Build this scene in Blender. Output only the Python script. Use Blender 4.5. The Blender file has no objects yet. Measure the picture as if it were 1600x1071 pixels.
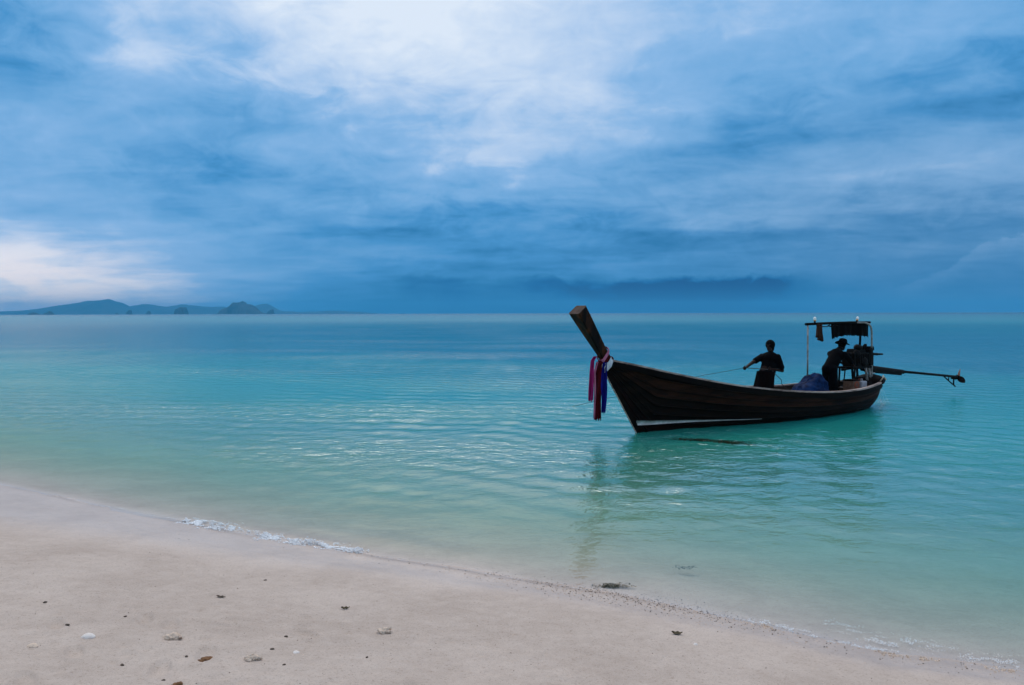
import bpy, bmesh, math, random
import numpy as np
from mathutils import Vector, Matrix
R = math.radians
random.seed(7); rng = np.random.default_rng(7)
scene = bpy.context.scene
C = scene.collection

# ------------------------------------------------------------------ camera
CAM_H = 2.3
cam_d = bpy.data.cameras.new('camera'); cam = bpy.data.objects.new('camera', cam_d); C.objects.link(cam)
cam_d.lens = 30.0; cam_d.sensor_width = 36.0; cam_d.clip_start = 0.05; cam_d.clip_end = 90000
cam.location = (0, 0, CAM_H)
cam.rotation_euler = (R(90) - math.atan(45.7/1333.0), 0, 0)
cam.rotation_euler = (cam.rotation_euler.to_matrix() @ Matrix.Rotation(-0.0025, 3, 'Z')).to_euler()
scene.camera = cam

# ------------------------------------------------------------------ render + view
scene.render.engine = 'CYCLES'
scene.cycles.use_denoising = True
scene.cycles.max_bounces = 5; scene.cycles.transparent_max_bounces = 12
scene.cycles.volume_bounces = 0
scene.cycles.use_adaptive_sampling = True; scene.cycles.adaptive_threshold = 0.025
scene.cycles.sample_clamp_indirect = 6
scene.view_settings.view_transform = 'Standard'; scene.view_settings.look = 'None'
scene.view_settings.exposure = 0.0; scene.view_settings.gamma = 1.0
scene.view_settings.use_curve_mapping = False

def lin(c):
    c = c/255.0
    return c/12.92 if c <= 0.04045 else ((c+0.055)/1.055)**2.4
def srgb(r, g, b): return (lin(r), lin(g), lin(b), 1.0)

# ------------------------------------------------------------------ node expression helper
class N:
    """a value in a node tree; arithmetic builds Math nodes"""
    def __init__(s, nt, sock): s.nt, s.s = nt, sock
    def _m(s, op, *a, clamp=False):
        n = s.nt.nodes.new('ShaderNodeMath'); n.operation = op; n.use_clamp = clamp
        for i, v in enumerate((s,)+a):
            if isinstance(v, N): s.nt.links.new(v.s, n.inputs[i])
            else: n.inputs[i].default_value = v
        return N(s.nt, n.outputs[0])
    def __add__(s, o): return s._m('ADD', o)
    __radd__ = __add__
    def __sub__(s, o): return s._m('SUBTRACT', o)
    def __rsub__(s, o): return (s*-1.0) + o
    def __mul__(s, o): return s._m('MULTIPLY', o)
    __rmul__ = __mul__
    def __truediv__(s, o): return s._m('DIVIDE', o)
    def f(s, op, *a, clamp=False): return s._m(op, *a, clamp=clamp)
    def step(s, a, b, c=0.0, d=1.0, kind='SMOOTHSTEP'):
        n = s.nt.nodes.new('ShaderNodeMapRange'); n.interpolation_type = kind
        s.nt.links.new(s.s, n.inputs[0])
        for i, v in enumerate((a, b, c, d)): n.inputs[i+1].default_value = v
        return N(s.nt, n.outputs[0])
    def ramp(s, stops, interp='LINEAR'):
        n = s.nt.nodes.new('ShaderNodeValToRGB'); r = n.color_ramp; r.interpolation = interp
        while len(r.elements) < len(stops): r.elements.new(0.5)
        for e, (p, c) in zip(r.elements, stops):
            e.position = p; e.color = c if hasattr(c, '__len__') else (c, c, c, 1)
        s.nt.links.new(s.s, n.inputs[0])
        return N(s.nt, n.outputs[0])
def vec(nt, x, y, z):
    n = nt.nodes.new('ShaderNodeCombineXYZ')
    for i, v in enumerate((x, y, z)):
        if isinstance(v, N): nt.links.new(v.s, n.inputs[i])
        else: n.inputs[i].default_value = v
    return N(nt, n.outputs[0])
def noise(nt, v, scale=1.0, detail=4.0, rough=0.55, dist=0.0, lac=2.0):
    n = nt.nodes.new('ShaderNodeTexNoise'); n.noise_dimensions = '3D'
    if v is not None: nt.links.new(v.s, n.inputs['Vector'])
    n.inputs['Scale'].default_value = scale; n.inputs['Detail'].default_value = detail
    n.inputs['Roughness'].default_value = rough; n.inputs['Distortion'].default_value = dist
    n.inputs['Lacunarity'].default_value = lac
    return N(nt, n.outputs[0])
def mixc(nt, fac, a, b, mode='MIX'):
    n = nt.nodes.new('ShaderNodeMix'); n.data_type = 'RGBA'; n.blend_type = mode; n.clamp_factor = True
    for i, v in ((0, fac), (6, a), (7, b)):
        if isinstance(v, N): nt.links.new(v.s, n.inputs[i])
        else: n.inputs[i].default_value = v
    return N(nt, n.outputs[2])

# ------------------------------------------------------------------ world: cloudy blue sky
SUN_EL, SUN_AZ = R(52), R(-9)         # azimuth from +Y, positive to the right
world = bpy.data.worlds.new('World'); scene.world = world; world.use_nodes = True
nt = world.node_tree; nt.nodes.clear()
PX = [i*100 for i in range(17)]
SKY = [  # brightness of the overcast in view, by height above the horizon
 (0,  [48,60,74,80,84,90,96,93,86,80,72,66,64,60,60,60,50]),
 (60, [43,52,76,72,78,84,91,89,83,78,73,68,66,63,56,53,40]),
 (110,[38,40,60,52,72,80,82,86,85,82,72,58,55,53,45,36,27]),
 (160,[62,52,50,48,45,62,68,74,78,76,66,58,50,50,29,27,26]),
 (200,[56,58,48,46,38,50,62,68,72,66,58,42,38,42,45,45,44]),
 (240,[45,40,45,40,52,48,58,66,72,60,50,38,40,50,48,45,46]),
 (290,[55,48,38,36,40,42,55,58,52,45,48,50,52,50,56,58,58]),
 (330,[72,60,47,58,53,50,40,38,38,42,46,52,54,36,36,44,46]),
 (370,[76,66,62,54,48,40,34,33,35,34,33,32,33,34,34,34,36]),
 (405,[96,78,70,62,50,45,42,38,38,36,35,36,36,38,36,35,38]),
 (430,[96,88,76,64,51,38,32,30,31,30,33,35,36,35,35,35,36]),
 (455,[90,96,84,68,50,36,30,28,27,26,24,22,24,28,33,34,36]),
 (489,[86,86,80,66,45,30,22,21,20,18,16,15,18,26,32,34,34]),
]
pitch = math.atan(45.7/1333.0)
def dir_px(az, el):
    v = (math.sin(az)*math.cos(el), math.cos(az)*math.cos(el), math.sin(el))
    fw = math.cos(pitch)*v[1]-math.sin(pitch)*v[2]; up = math.sin(pitch)*v[1]+math.cos(pitch)*v[2]
    return 800+1333*v[0]/fw, 535.5-1333*up/fw
def el_of(py): return math.atan((535.5-py)/1333.0)-pitch
def sky_level(az, el):
    x, y = dir_px(az, el)
    cols = [np.interp(x, PX, r) for _, r in SKY]
    return float(np.interp(y, [r[0] for r in SKY], cols))
AZM = R(31.0)
tc = nt.nodes.new('ShaderNodeTexCoord'); sep = nt.nodes.new('ShaderNodeSeparateXYZ')
nt.links.new(tc.outputs['Generated'], sep.inputs[0])
gx, gy, gz = (N(nt, sep.outputs[i]) for i in range(3))
G = N(nt, tc.outputs['Generated'])
az0 = gx.f('ARCTAN2', gy); el0 = gz.f('MINIMUM', 0.9999).f('MAXIMUM', -0.9999).f('ARCSINE')
zz = gz.f('MAXIMUM', 0.0) + 0.10
cp = vec(nt, gx/zz, gy/zz, 0.0)                       # on the cloud layer's plane
cpo = vec(nt, gx/zz + 7.3, gy/zz - 3.1, 4.7)
n_big = noise(nt, cp, 0.9, 5, 0.52, 0.6)
n_str = noise(nt, vec(nt, gx/zz + gy/zz*0.2, gy/zz*1.35, 1.5), 1.7, 6, 0.58, 0.5)
n_w1 = noise(nt, cpo, 1.3, 3, 0.5, 0.3)
n_w2 = noise(nt, vec(nt, gx*1.0, gz*2.6, gy), 7.0, 4, 0.55, 0.4)
n_bil = noise(nt, vec(nt, gx, gz*1.9, gy), 15.0, 5, 0.6, 0.8)
n_rag = noise(nt, vec(nt, gx, gz*1.6, gy), 34.0, 4, 0.62, 0.9)
elp = el0.f('MAXIMUM', 0.0)
wel = (elp*0.22 + 0.004).f('MINIMUM', 0.035)
azw = az0 + (n_w1 - 0.5)*0.16 + (n_bil - 0.5)*0.05
elw = elp + ((n_w2 - 0.5)*2.0 + (n_bil - 0.5)*0.9)*wel
tri = (azw/(4*AZM) + 0.25).f('PINGPONG', 0.5)*2.0     # the same overcast goes on round the horizon
rows = [el_of(r[0]) for r in SKY]
L = None
for i, e in enumerate(rows):
    st = [(k/24.0, sky_level(-AZM + 2*AZM*k/24.0, max(e, 0.0))/100.0) for k in range(25)]
    row = tri.ramp(st, 'CARDINAL')
    if L is None: L = row
    else:
        t = elw.step(rows[i-1], max(e, 0.0), 0, 1, 'LINEAR')
        L = L + (row - L)*t
# higher up the bright veil of cloud covers the sky evenly
up = elp.step(R(21), R(42))
L = L + ((n_big - 0.5)*0.45 + 0.86 - L)*up
amp = elp.step(0.0, R(7), 0.35, 1.0)
L = L + elp.step(R(4), R(9))*0.012 + ((n_big - 0.5)*0.40 + (n_str - 0.5)*0.33 + (n_bil - 0.5)*0.25 + (n_rag - 0.5)*0.09)*amp
# ragged base of the shelf cloud with the dark gap below it
def curve(pts, lo, hi):
    a = [(px, v) for px, v in pts]
    st = []
    for k in range(31):
        az = -AZM + 2*AZM*k/30.0
        x = 800 + 1333*math.tan(az)
        st.append((k/30.0, (np.interp(x, [p[0] for p in a], [p[1] for p in a])-lo)/(hi-lo)))
    return st
tri0 = (az0/(4*AZM) + 0.25).f('PINGPONG', 0.5)*2.0
n_rag2 = noise(nt, vec(nt, gx, gz*1.2, gy), 17.0, 3, 0.5, 0.9)
base = tri0.ramp(curve([(0,430),(620,428),(700,435),(770,438),(850,434),(940,444),(1000,442),(1060,438),(1150,441),(1200,436),(1300,434),(1450,437),(1600,435)], 400, 460), 'EASE')
base_el = (489.8 - (base*60.0 + 400.0))/1333.0
rag = (n_rag - 0.5)*0.024 + (n_rag2 - 0.5)*0.010
dlt = base_el + rag - elp
ampd = tri0.ramp(curve([(0,0),(590,0),(680,.40),(760,.12),(860,.42),(960,.55),(1040,1),(1200,1),(1235,.35),(1270,.08),(1400,.10),(1600,.14)], 0, 1), 'EASE')
gap = dlt.step(-0.0060, 0.0080) * (1.0 - dlt.step(0.004, 0.034)*0.8)*n_bil.step(0.30, 0.55, 0.45, 1.0)
L = L - gap*ampd*0.46
# heap of cloud low on the right
top = tri0.ramp(curve([(0,489),(1440,452),(1465,432),(1485,416),(1505,402),(1525,394),(1560,391),(1600,384)], 370, 490), 'LINEAR')
dtop = ((489.8 - (top*120.0 + 370.0))/1333.0 + (n_rag - 0.5)*0.026 + (n_bil - 0.5)*0.02) - elp
heap = dtop.step(-0.0010, 0.0022)*(1.0 - dtop.step(0.002, 0.030))*tri0.step(0.86, 0.91)
L = L + heap*0.075
L = (L - 0.5)*1.12 + 0.5
Lc = L.f('MAXIMUM', 0.0).f('MINIMUM', 1.0)
LEV = [(0.0, srgb(0,56,118)), (0.10, srgb(0,90,152)), (0.22, srgb(42,120,175)), (0.35, srgb(74,148,206)), (0.5, srgb(113,171,222)),
       (0.65, srgb(140,186,232)), (0.8, srgb(184,210,242)), (1.0, srgb(226,238,253))]
cloud = Lc.ramp(LEV)
grey = mixc(nt, tri0.step(0.45, 0.95)*(1.0 - elp.step(R(4), R(16)))*0.95, cloud, Lc.ramp([(0, srgb(0,56,116)), (0.1, srgb(10,90,148)), (0.2, srgb(44,112,166)), (0.36, srgb(80,136,186)), (0.6, srgb(128,170,212)), (1, srgb(215,228,245))]))
warm_m = (1.0 - tri0.step(0.0, 0.26))*(1.0 - elp.step(R(1.5), R(6.0)))*Lc.step(0.62, 0.92)*(n_bil*0.6 + n_str*0.4).step(0.36, 0.58, 0.15, 1.0)
warm = mixc(nt, warm_m*0.85, grey, (1.25, 1.08, 1.02, 1))   # a brighter gap in the deck, seen through the haze
sky = nt.nodes.new('ShaderNodeTexSky'); sky.sky_type = 'NISHITA'; sky.sun_disc = False
sky.sun_elevation = SUN_EL; sky.sun_rotation = SUN_AZ
skyc = mixc(nt, 1.0, N(nt, sky.outputs[0]), (0.08, 0.08, 0.08, 1), 'MULTIPLY')
final = mixc(nt, 0.985, skyc, warm)                    # a thick deck: little of the clear sky comes through
bg = nt.nodes.new('ShaderNodeBackground'); bg.inputs[1].default_value = 1.0
nt.links.new(final.s, bg.inputs[0])
wo = nt.nodes.new('ShaderNodeOutputWorld'); nt.links.new(bg.outputs[0], wo.inputs[0])
world.cycles.sampling_method = 'MANUAL'; world.cycles.sample_map_resolution = 512

# ------------------------------------------------------------------ sun behind the clouds
sd = bpy.data.lights.new('sun', 'SUN'); so = bpy.data.objects.new('sun', sd); C.objects.link(so)
sd.energy = 1.3; sd.angle = R(42); sd.color = (1.0, 0.86, 0.74)
sv = Vector((math.sin(SUN_AZ)*math.cos(SUN_EL), math.cos(SUN_AZ)*math.cos(SUN_EL), math.sin(SUN_EL)))
so.rotation_euler = sv.to_track_quat('Z', 'Y').to_euler()

# ------------------------------------------------------------------ helpers
def tag(o, label=None, cat=None, group=None, kind=None):
    if label: o['label'] = label
    if cat: o['category'] = cat
    if group: o['group'] = group
    if kind: o['kind'] = kind
    return o
def mesh_obj(name, verts, faces, mat, parent=None, smooth=True, loc=None):
    me = bpy.data.meshes.new(name)
    me.from_pydata([tuple(map(float, v)) for v in verts], [], [tuple(map(int, f)) for f in faces])
    return link(name, me, mat, parent, smooth, loc)
def link(name, me, mat, parent=None, smooth=True, loc=None):
    if smooth: me.shade_smooth()
    if mat and not len(me.materials): me.materials.append(mat)
    o = bpy.data.objects.new(name, me); C.objects.link(o)
    if parent: o.parent = parent
    if loc is not None: o.location = loc
    return o
def empty(name, loc=(0,0,0), rz=0.0):
    o = bpy.data.objects.new(name, None); C.objects.link(o); o.location = loc; o.rotation_euler = (0,0,rz)
    o.empty_display_size = 0.2
    return o

class MB:
    """collects simple solids into one mesh"""
    def __init__(s): s.v, s.f = [], []
    def add(s, v, f):
        b = len(s.v); s.v += [tuple(p) for p in v]; s.f += [tuple(i+b for i in q) for q in f]; return s
    def box(s, c, size, rot=None, taper=1.0):
        hx, hy, hz = (a/2 for a in size); v = []
        for z in (-1, 1):
            k = taper if z > 0 else 1.0
            for x, y in ((-1,-1),(1,-1),(1,1),(-1,1)):
                p = Vector((x*hx*k, y*hy*k, z*hz))
                if rot is not None: p = rot @ p
                v.append(p + Vector(c))
        return s.add(v, [(3,2,1,0),(4,5,6,7),(0,1,5,4),(1,2,6,5),(2,3,7,6),(3,0,4,7)])
    def tube(s, pts, r, seg=8, cap=True):
        pts = [Vector(p) for p in pts]; n = len(pts)
        rs = r if hasattr(r, '__len__') else [r]*n
        t = (pts[1]-pts[0]).normalized()
        u = t.cross(Vector((0,0,1)));  u = t.cross(Vector((1,0,0))) if u.length < 1e-3 else u
        u.normalize(); v = []
        for i, p in enumerate(pts):
            t = (pts[min(i+1,n-1)]-pts[max(i-1,0)]).normalized()
            u = (u - t*u.dot(t)).normalized(); w = t.cross(u)
            for k in range(seg):
                a = 2*math.pi*k/seg
                v.append(p + (u*math.cos(a)+w*math.sin(a))*rs[i])
        f = [(i*seg+k, i*seg+(k+1)%seg, (i+1)*seg+(k+1)%seg, (i+1)*seg+k) for i in range(n-1) for k in range(seg)]
        if cap: f += [tuple(range(seg-1,-1,-1)), tuple((n-1)*seg+k for k in range(seg))]
        return s.add(v, f)
    def ball(s, c, r, seg=12, ring=8, rot=None):
        r = r if hasattr(r, '__len__') else (r,r,r); v = []
        for i in range(1, ring):
            th = math.pi*i/ring
            for k in range(seg):
                a = 2*math.pi*k/seg
                p = Vector((r[0]*math.sin(th)*math.cos(a), r[1]*math.sin(th)*math.sin(a), r[2]*math.cos(th)))
                v.append((rot @ p if rot is not None else p) + Vector(c))
        tp = Vector((0,0,r[2])); bt = -tp
        if rot is not None: tp, bt = rot @ tp, rot @ bt
        v += [tp+Vector(c), bt+Vector(c)]; a, b = len(v)-2, len(v)-1
        f = [(i*seg+k, (i+1)*seg+k, (i+1)*seg+(k+1)%seg, i*seg+(k+1)%seg) for i in range(ring-2) for k in range(seg)]
        f += [(a, k, (k+1)%seg) for k in range(seg)] + [(b, (ring-2)*seg+(k+1)%seg, (ring-2)*seg+k) for k in range(seg)]
        return s.add(v, f)
    def capsule(s, p, q, r1, r2, seg=12):
        p, q = Vector(p), Vector(q); t = (q-p).normalized(); pts, rs = [], []
        for a in (-80,-50,-20): pts.append(p + t*r1*math.sin(R(a))); rs.append(r1*math.cos(R(a)))
        for a in (20,50,80): pts.append(q + t*r2*math.sin(R(a))); rs.append(r2*math.cos(R(a)))
        return s.tube(pts, rs, seg)
    def build(s, name, mat, parent=None, smooth=False, bevel=0.0, loc=None):
        me = bpy.data.meshes.new(name); me.from_pydata([tuple(p) for p in s.v], [], s.f)
        if bevel:
            bm = bmesh.new(); bm.from_mesh(me)
            bmesh.ops.bevel(bm, geom=bm.edges[:], offset=bevel, segments=2, affect='EDGES', profile=0.6)
            bm.to_mesh(me); bm.free()
        return link(name, me, mat, parent, smooth, loc)
    def remesh(s, name, mat, voxel, parent=None, smooth_it=4, loc=None):
        me = bpy.data.meshes.new(name); me.from_pydata([tuple(p) for p in s.v], [], s.f)
        o = bpy.data.objects.new(name, me); C.objects.link(o)
        m = o.modifiers.new('r', 'REMESH'); m.mode = 'VOXEL'; m.voxel_size = voxel
        if smooth_it:
            k = o.modifiers.new('s', 'SMOOTH'); k.iterations = smooth_it; k.factor = 0.5
        dg = bpy.context.evaluated_depsgraph_get(); dg.update()
        me2 = bpy.data.meshes.new_from_object(o.evaluated_get(dg))
        bpy.data.objects.remove(o); bpy.data.meshes.remove(me); me2.name = name
        return link(name, me2, mat, parent, True, loc)

def principled(name, col, rough=0.6, spec=0.5, metal=0.0):
    m = bpy.data.materials.new(name); m.use_nodes = True; t = m.node_tree
    b = t.nodes['Principled BSDF']
    b.inputs['Base Color'].default_value = (*col[:3], 1); b.inputs['Roughness'].default_value = rough
    b.inputs['Specular IOR Level'].default_value = spec; b.inputs['Metallic'].default_value = metal
    return m
def textured(name, c1, c2, scale, rough=0.6, spec=0.4, stretch=(1,1,1), bump=0.3, detail=6, r2=None, coords='Object', bdist=0.01, metal=0.0, lo=0.35, hi=0.65):
    """two tones of one substance, mottled along its grain, with fine relief"""
    m = principled(name, c1, rough, spec, metal); t = m.node_tree; b = t.nodes['Principled BSDF']
    tcn = t.nodes.new('ShaderNodeTexCoord'); mp = t.nodes.new('ShaderNodeMapping')
    mp.inputs['Scale'].default_value = stretch
    t.links.new(tcn.outputs[coords], mp.inputs[0]); v = N(t, mp.outputs[0])
    n = noise(t, v, scale, detail, 0.6, 0.4); n2 = noise(t, v, scale*5.3, 4, 0.6)
    k = (n*0.75 + n2*0.25).step(lo, hi)
    c = mixc(t, k, (*c1, 1), (*c2, 1)); t.links.new(c.s, b.inputs['Base Color'])
    t.links.new((k*((r2 or rough)-rough) + rough).s, b.inputs['Roughness'])
    bp_ = t.nodes.new('ShaderNodeBump'); bp_.inputs['Strength'].default_value = bump; bp_.inputs['Distance'].default_value = bdist
    t.links.new((n*0.5+n2*0.5).s, bp_.inputs['Height']); t.links.new(bp_.outputs[0], b.inputs['Normal'])
    return m

# numpy noise for terrain and waves
def _hash(i, j, seed):
    a = np.sin(i*127.1 + j*311.7 + seed*74.7)*43758.5453
    return a - np.floor(a)
def vnoise(x, y, seed=0):
    i, j = np.floor(x), np.floor(y); fx, fy = x-i, y-j
    fx = fx*fx*fx*(fx*(fx*6-15)+10); fy = fy*fy*fy*(fy*(fy*6-15)+10)
    a, b, c, d = _hash(i,j,seed), _hash(i+1,j,seed), _hash(i,j+1,seed), _hash(i+1,j+1,seed)
    return (a*(1-fx)+b*fx)*(1-fy) + (c*(1-fx)+d*fx)*fy - 0.5
def fbm(x, y, seed=0, octv=4):
    s, a = 0, 1.0
    for k in range(octv):
        s = s + a*vnoise(x*2**k + 13.7*k, y*2**k - 5.3*k, seed+k); a *= 0.5
    return s

# ------------------------------------------------------------------ shore
NX, NY = 0.516, 0.857                 # towards the sea
SH_T = [-60,-25,-11.88,-9.56,-7.84,-6.79,-5.49,-4.43,-3.77,-2.62,-1.58,-1.12,-.71,.03,6,14,60]
SH_S = [5.2,6.0,6.27,6.17,6.18,6.12,6.14,6.22,6.25,6.34,6.27,6.20,6.16,6.28,6.5,6.3,5.0]
def shore_ts(x, y):
    t = x*NY - y*NX
    return t, x*NX + y*NY - np.interp(t, SH_T, SH_S)
FEET = [(-2.24,5.52,.3),(-2.56,4.92,.5),(-1.97,4.70,.2),(-2.57,4.44,.6),(-2.45,5.62,.4),(-1.35,5.45,.9),(-2.95,5.45,.5),(-1.62,4.35,.3),(-0.5,4.55,.7),(-1.80,4.95,.1)]
_dr = random.Random(5)
DENTS = [(_dr.uniform(-3.6, 1.2), _dr.uniform(3.9, 6.0), _dr.uniform(.018, .055), _dr.uniform(.004, .012)) for _ in range(110)]
DENTS = [d for d in DENTS if d[0]*NX + d[1]*NY < 5.0]
def sand_base(x, y):
    t, s = shore_ts(x, y)
    land = np.where(s > -6, -0.10*s, 0.6 + 0.05*(-s-6)); land = np.minimum(land, 1.6+0.0*s)
    seab = np.interp(s, [0, 12, 30, 80, 300, 3000], [0, -1.05, -2.0, -3.6, -7, -12])
    return t, s, np.where(s < 0, land, seab)
def sand_z(x, y, fine=True):
    x = np.asarray(x, float); y = np.asarray(y, float)
    t, s, z = sand_base(x, y)
    z = z + 0.030*fbm(x*0.55, y*0.55, 3, 3)*np.clip(np.abs(s)/1.5, 0.12, 1)
    # cusps and the little step the swash has cut
    z = z + 0.014*fbm(t*0.8, s*0.9, 11, 3)*np.exp(-(s/1.2)**2)
    z = z + 0.012*np.exp(-((s+0.05)/0.09)**2)*np.clip(np.interp(t, [-6.2,-5.4,-4.2,-3,-2], [0,1,1,.5,.2]), 0, 1)
    if fine:
        dry = np.clip((-s-1.0)/1.5, 0, 1)
        z = z + dry*(0.016*fbm(x*2.6, y*2.6, 21, 4) + 0.0080*fbm(x*11, y*11, 31, 3)) + 0.003*fbm(t*3, s*14, 41, 3)*(s < 0)
        for (fx, fy, a) in FEET:
            c, q = math.cos(a), math.sin(a); u = (x-fx)*c + (y-fy)*q; w = -(x-fx)*q + (y-fy)*c
            g = (u/0.052)**2 + (w/0.13)**2
            z = z - 0.017*np.exp(-g**1.6) + 0.010*np.exp(-((np.sqrt(g)-1.25)/0.28)**2)
        for (fx, fy, r_, dp) in DENTS:
            near = (np.abs(x-fx) < 0.25) & (np.abs(y-fy) < 0.25)
            if not np.any(near): continue
            g = np.sqrt((x-fx)**2 + (y-fy)**2)/r_
            z = z - np.where(near, dp*np.exp(-g**2) - 0.45*dp*np.exp(-((g-1.6)/0.5)**2), 0)
    return z

ANG = np.concatenate([np.linspace(-180, -46, 40)[:-1], np.arange(-46, 46, 0.125), np.linspace(46, 180, 40)[:-1]])
def polar(rs):
    a = np.radians(ANG); A, RR = np.meshgrid(a, rs)
    return RR*np.sin(A), RR*np.cos(A)
def polar_obj(name, rs, z, mat, attrs=None, centre_z=None):
    X, Y = polar(rs); nr, na = X.shape
    co = np.stack([X, Y, z], -1).reshape(-1, 3)
    i, k = np.meshgrid(np.arange(nr-1), np.arange(na), indexing='ij'); k2 = (k+1) % na
    f = np.stack([i*na+k, i*na+k2, (i+1)*na+k2, (i+1)*na+k], -1).reshape(-1, 4)[:, ::-1]
    me = bpy.data.meshes.new(name)
    me.vertices.add(len(co)); me.vertices.foreach_set('co', co.astype(np.float32).ravel())
    me.loops.add(f.size); me.loops.foreach_set('vertex_index', f.astype(np.int32).ravel())
    me.polygons.add(len(f)); me.polygons.foreach_set('loop_start', np.arange(0, f.size, 4, dtype=np.int32))
    me.update(calc_edges=True); me.validate()
    for an, val in (attrs or {}).items():
        at = me.attributes.new(an, 'FLOAT', 'POINT'); at.data.foreach_set('value', np.asarray(val, np.float32).ravel())
    return link(name, me, mat, None, True)

# sand material: dry and wet coral sand
m_sand = principled('coral_sand', (0.5, 0.45, 0.41), 0.9, 0.25); t = m_sand.node_tree; b = t.nodes['Principled BSDF']
geo = t.nodes.new('ShaderNodeNewGeometry'); P = N(t, geo.outputs['Position'])
wa = t.nodes.new('ShaderNodeAttribute'); wa.attribute_name = 'wet'; WET = N(t, wa.outputs['Fac'])
n1 = noise(t, P, 1.1, 5, 0.6, 0.3); n2 = noise(t, P, 9, 5, 0.65); n3 = noise(t, P, 170, 3, 0.7); n4 = noise(t, P, 55, 3, 0.7); n5 = noise(t, P, 26, 2, 0.6)
dryc = mixc(t, (n1*0.6+n2*0.4).step(0.35, 0.66), (0.58, 0.475, 0.40, 1), (0.47, 0.375, 0.31, 1))
dryc = mixc(t, n3.step(0.52, 0.70)*0.55, dryc, (0.27, 0.21, 0.17, 1))
dryc = mixc(t, n3.step(0.44, 0.30)*0.30, dryc, (0.72, 0.66, 0.60, 1))
dryc = mixc(t, n4.step(0.54, 0.68)*0.55, dryc, (0.30, 0.22, 0.17, 1))
dryc = mixc(t, n5.step(0.66, 0.72)*0.30*n1.step(0.45, 0.6), dryc, (0.28, 0.21, 0.16, 1))
wetc = mixc(t, 1.0, dryc, (0.94, 0.905, 0.88, 1), 'MULTIPLY')
WN = (WET + (n2 - 0.5)*0.35*WET).f('MINIMUM', 1.0).f('MAXIMUM', 0.0)
sa = t.nodes.new('ShaderNodeAttribute'); sa.attribute_name = 'swash'; SW = N(t, sa.outputs['Fac'])
ka = t.nodes.new('ShaderNodeAttribute'); ka.attribute_name = 'soak'; SK = N(t, ka.outputs['Fac'])
sandc = mixc(t, SW*0.85, mixc(t, SK, dryc, wetc), (0.30, 0.205, 0.145, 1))
t.links.new(sandc.s, b.inputs['Base Color'])
t.links.new((WN*-0.55 + 0.92).s, b.inputs['Roughness'])
t.links.new((WN*0.40 + 0.15).s, b.inputs['Specular IOR Level'])
bp_ = t.nodes.new('ShaderNodeBump'); bp_.inputs['Distance'].default_value = 0.006
t.links.new((1.0 - WN*0.8).s, bp_.inputs['Strength']); t.links.new((n3*0.5 + n4*0.5 + n2*0.8).s, bp_.inputs['Height'])
t.links.new(bp_.outputs[0], b.inputs['Normal'])

rs_b = np.concatenate([[0.02, 0.5, 1.0, 1.6, 2.2], np.exp(np.arange(math.log(2.8), math.log(15), 0.0052)), np.geomspace(15.3, 60, 40), np.geomspace(66, 900, 22)])
X, Y = polar(rs_b); Zb = sand_z(X, Y); tt, ss = shore_ts(X, Y)
wet_w = np.interp(tt, [-14,-11,-9,-7,-5.5,-3.5,-1.5,1], [3.0,2.7,2.2,1.6,1.0,.7,.55,.5]) + 0.25*fbm(tt*0.7, ss*0.2, 51, 3)
wet = np.clip(1.0 - (-ss - wet_w*0.35)/(wet_w*0.75), 0, 1); soak = wet*wet*(3-2*wet); wet = soak*np.clip(1.0 - (ss-0.0)/0.25, 0, 1)
sj = ss + 0.05*fbm(tt*2.2, ss*0.5, 91, 3)
swash = np.exp(-((sj+0.035)/0.055)**2)*np.clip(0.55 + 1.1*fbm(tt*0.9, tt*0.0, 95, 2) + np.interp(tt, [-6,-5.3,-3.2,-2.2], [0,.45,.45,.1]), 0.12, 1)
for off_, am_, sd_ in ((1.15, .16, 3), (1.75, .12, 9), (.55, .18, 14)):
    sl_ = ss + off_ + 0.22*fbm(tt*0.55, tt*0, 101+sd_, 4)
    swash = np.maximum(swash, am_*np.exp(-(sl_/0.018)**2)*np.clip(0.5+1.8*fbm(tt*1.7, tt*0, 111+sd_, 3), 0, 1))
tag(polar_obj('beach', rs_b, Zb, m_sand, {'wet': wet, 'swash': swash, 'soak': soak}), kind='structure')

# ------------------------------------------------------------------ sea
m_sea = bpy.data.materials.new('sea_water'); m_sea.use_nodes = True; t = m_sea.node_tree; t.nodes.clear()
geo = t.nodes.new('ShaderNodeNewGeometry'); P = N(t, geo.outputs['Position'])
sp = t.nodes.new('ShaderNodeSeparateXYZ'); t.links.new(P.s, sp.inputs[0]); px_, py_ = N(t, sp.outputs[0]), N(t, sp.outputs[1])
at = t.nodes.new('ShaderNodeAttribute'); at.attribute_name = 'depth'; D = N(t, at.outputs['Fac'])
SD = px_*NX + py_*NY - 6.22                               # metres offshore
nb = noise(t, vec(t, px_*0.045, py_*0.06, 0.0), 1.0, 4, 0.55, 0.5)
nb2 = noise(t, vec(t, px_*0.008, py_*0.012, 3.0), 1.0, 4, 0.55, 0.5)
lg = ((SD.f('MAXIMUM', 0.5)).f('LOGARITHM', 10.0) + (nb - 0.5)*0.34 + (nb2 - 0.5)*0.30)/3.5   # 0..1 over 1 m .. 3 km
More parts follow.
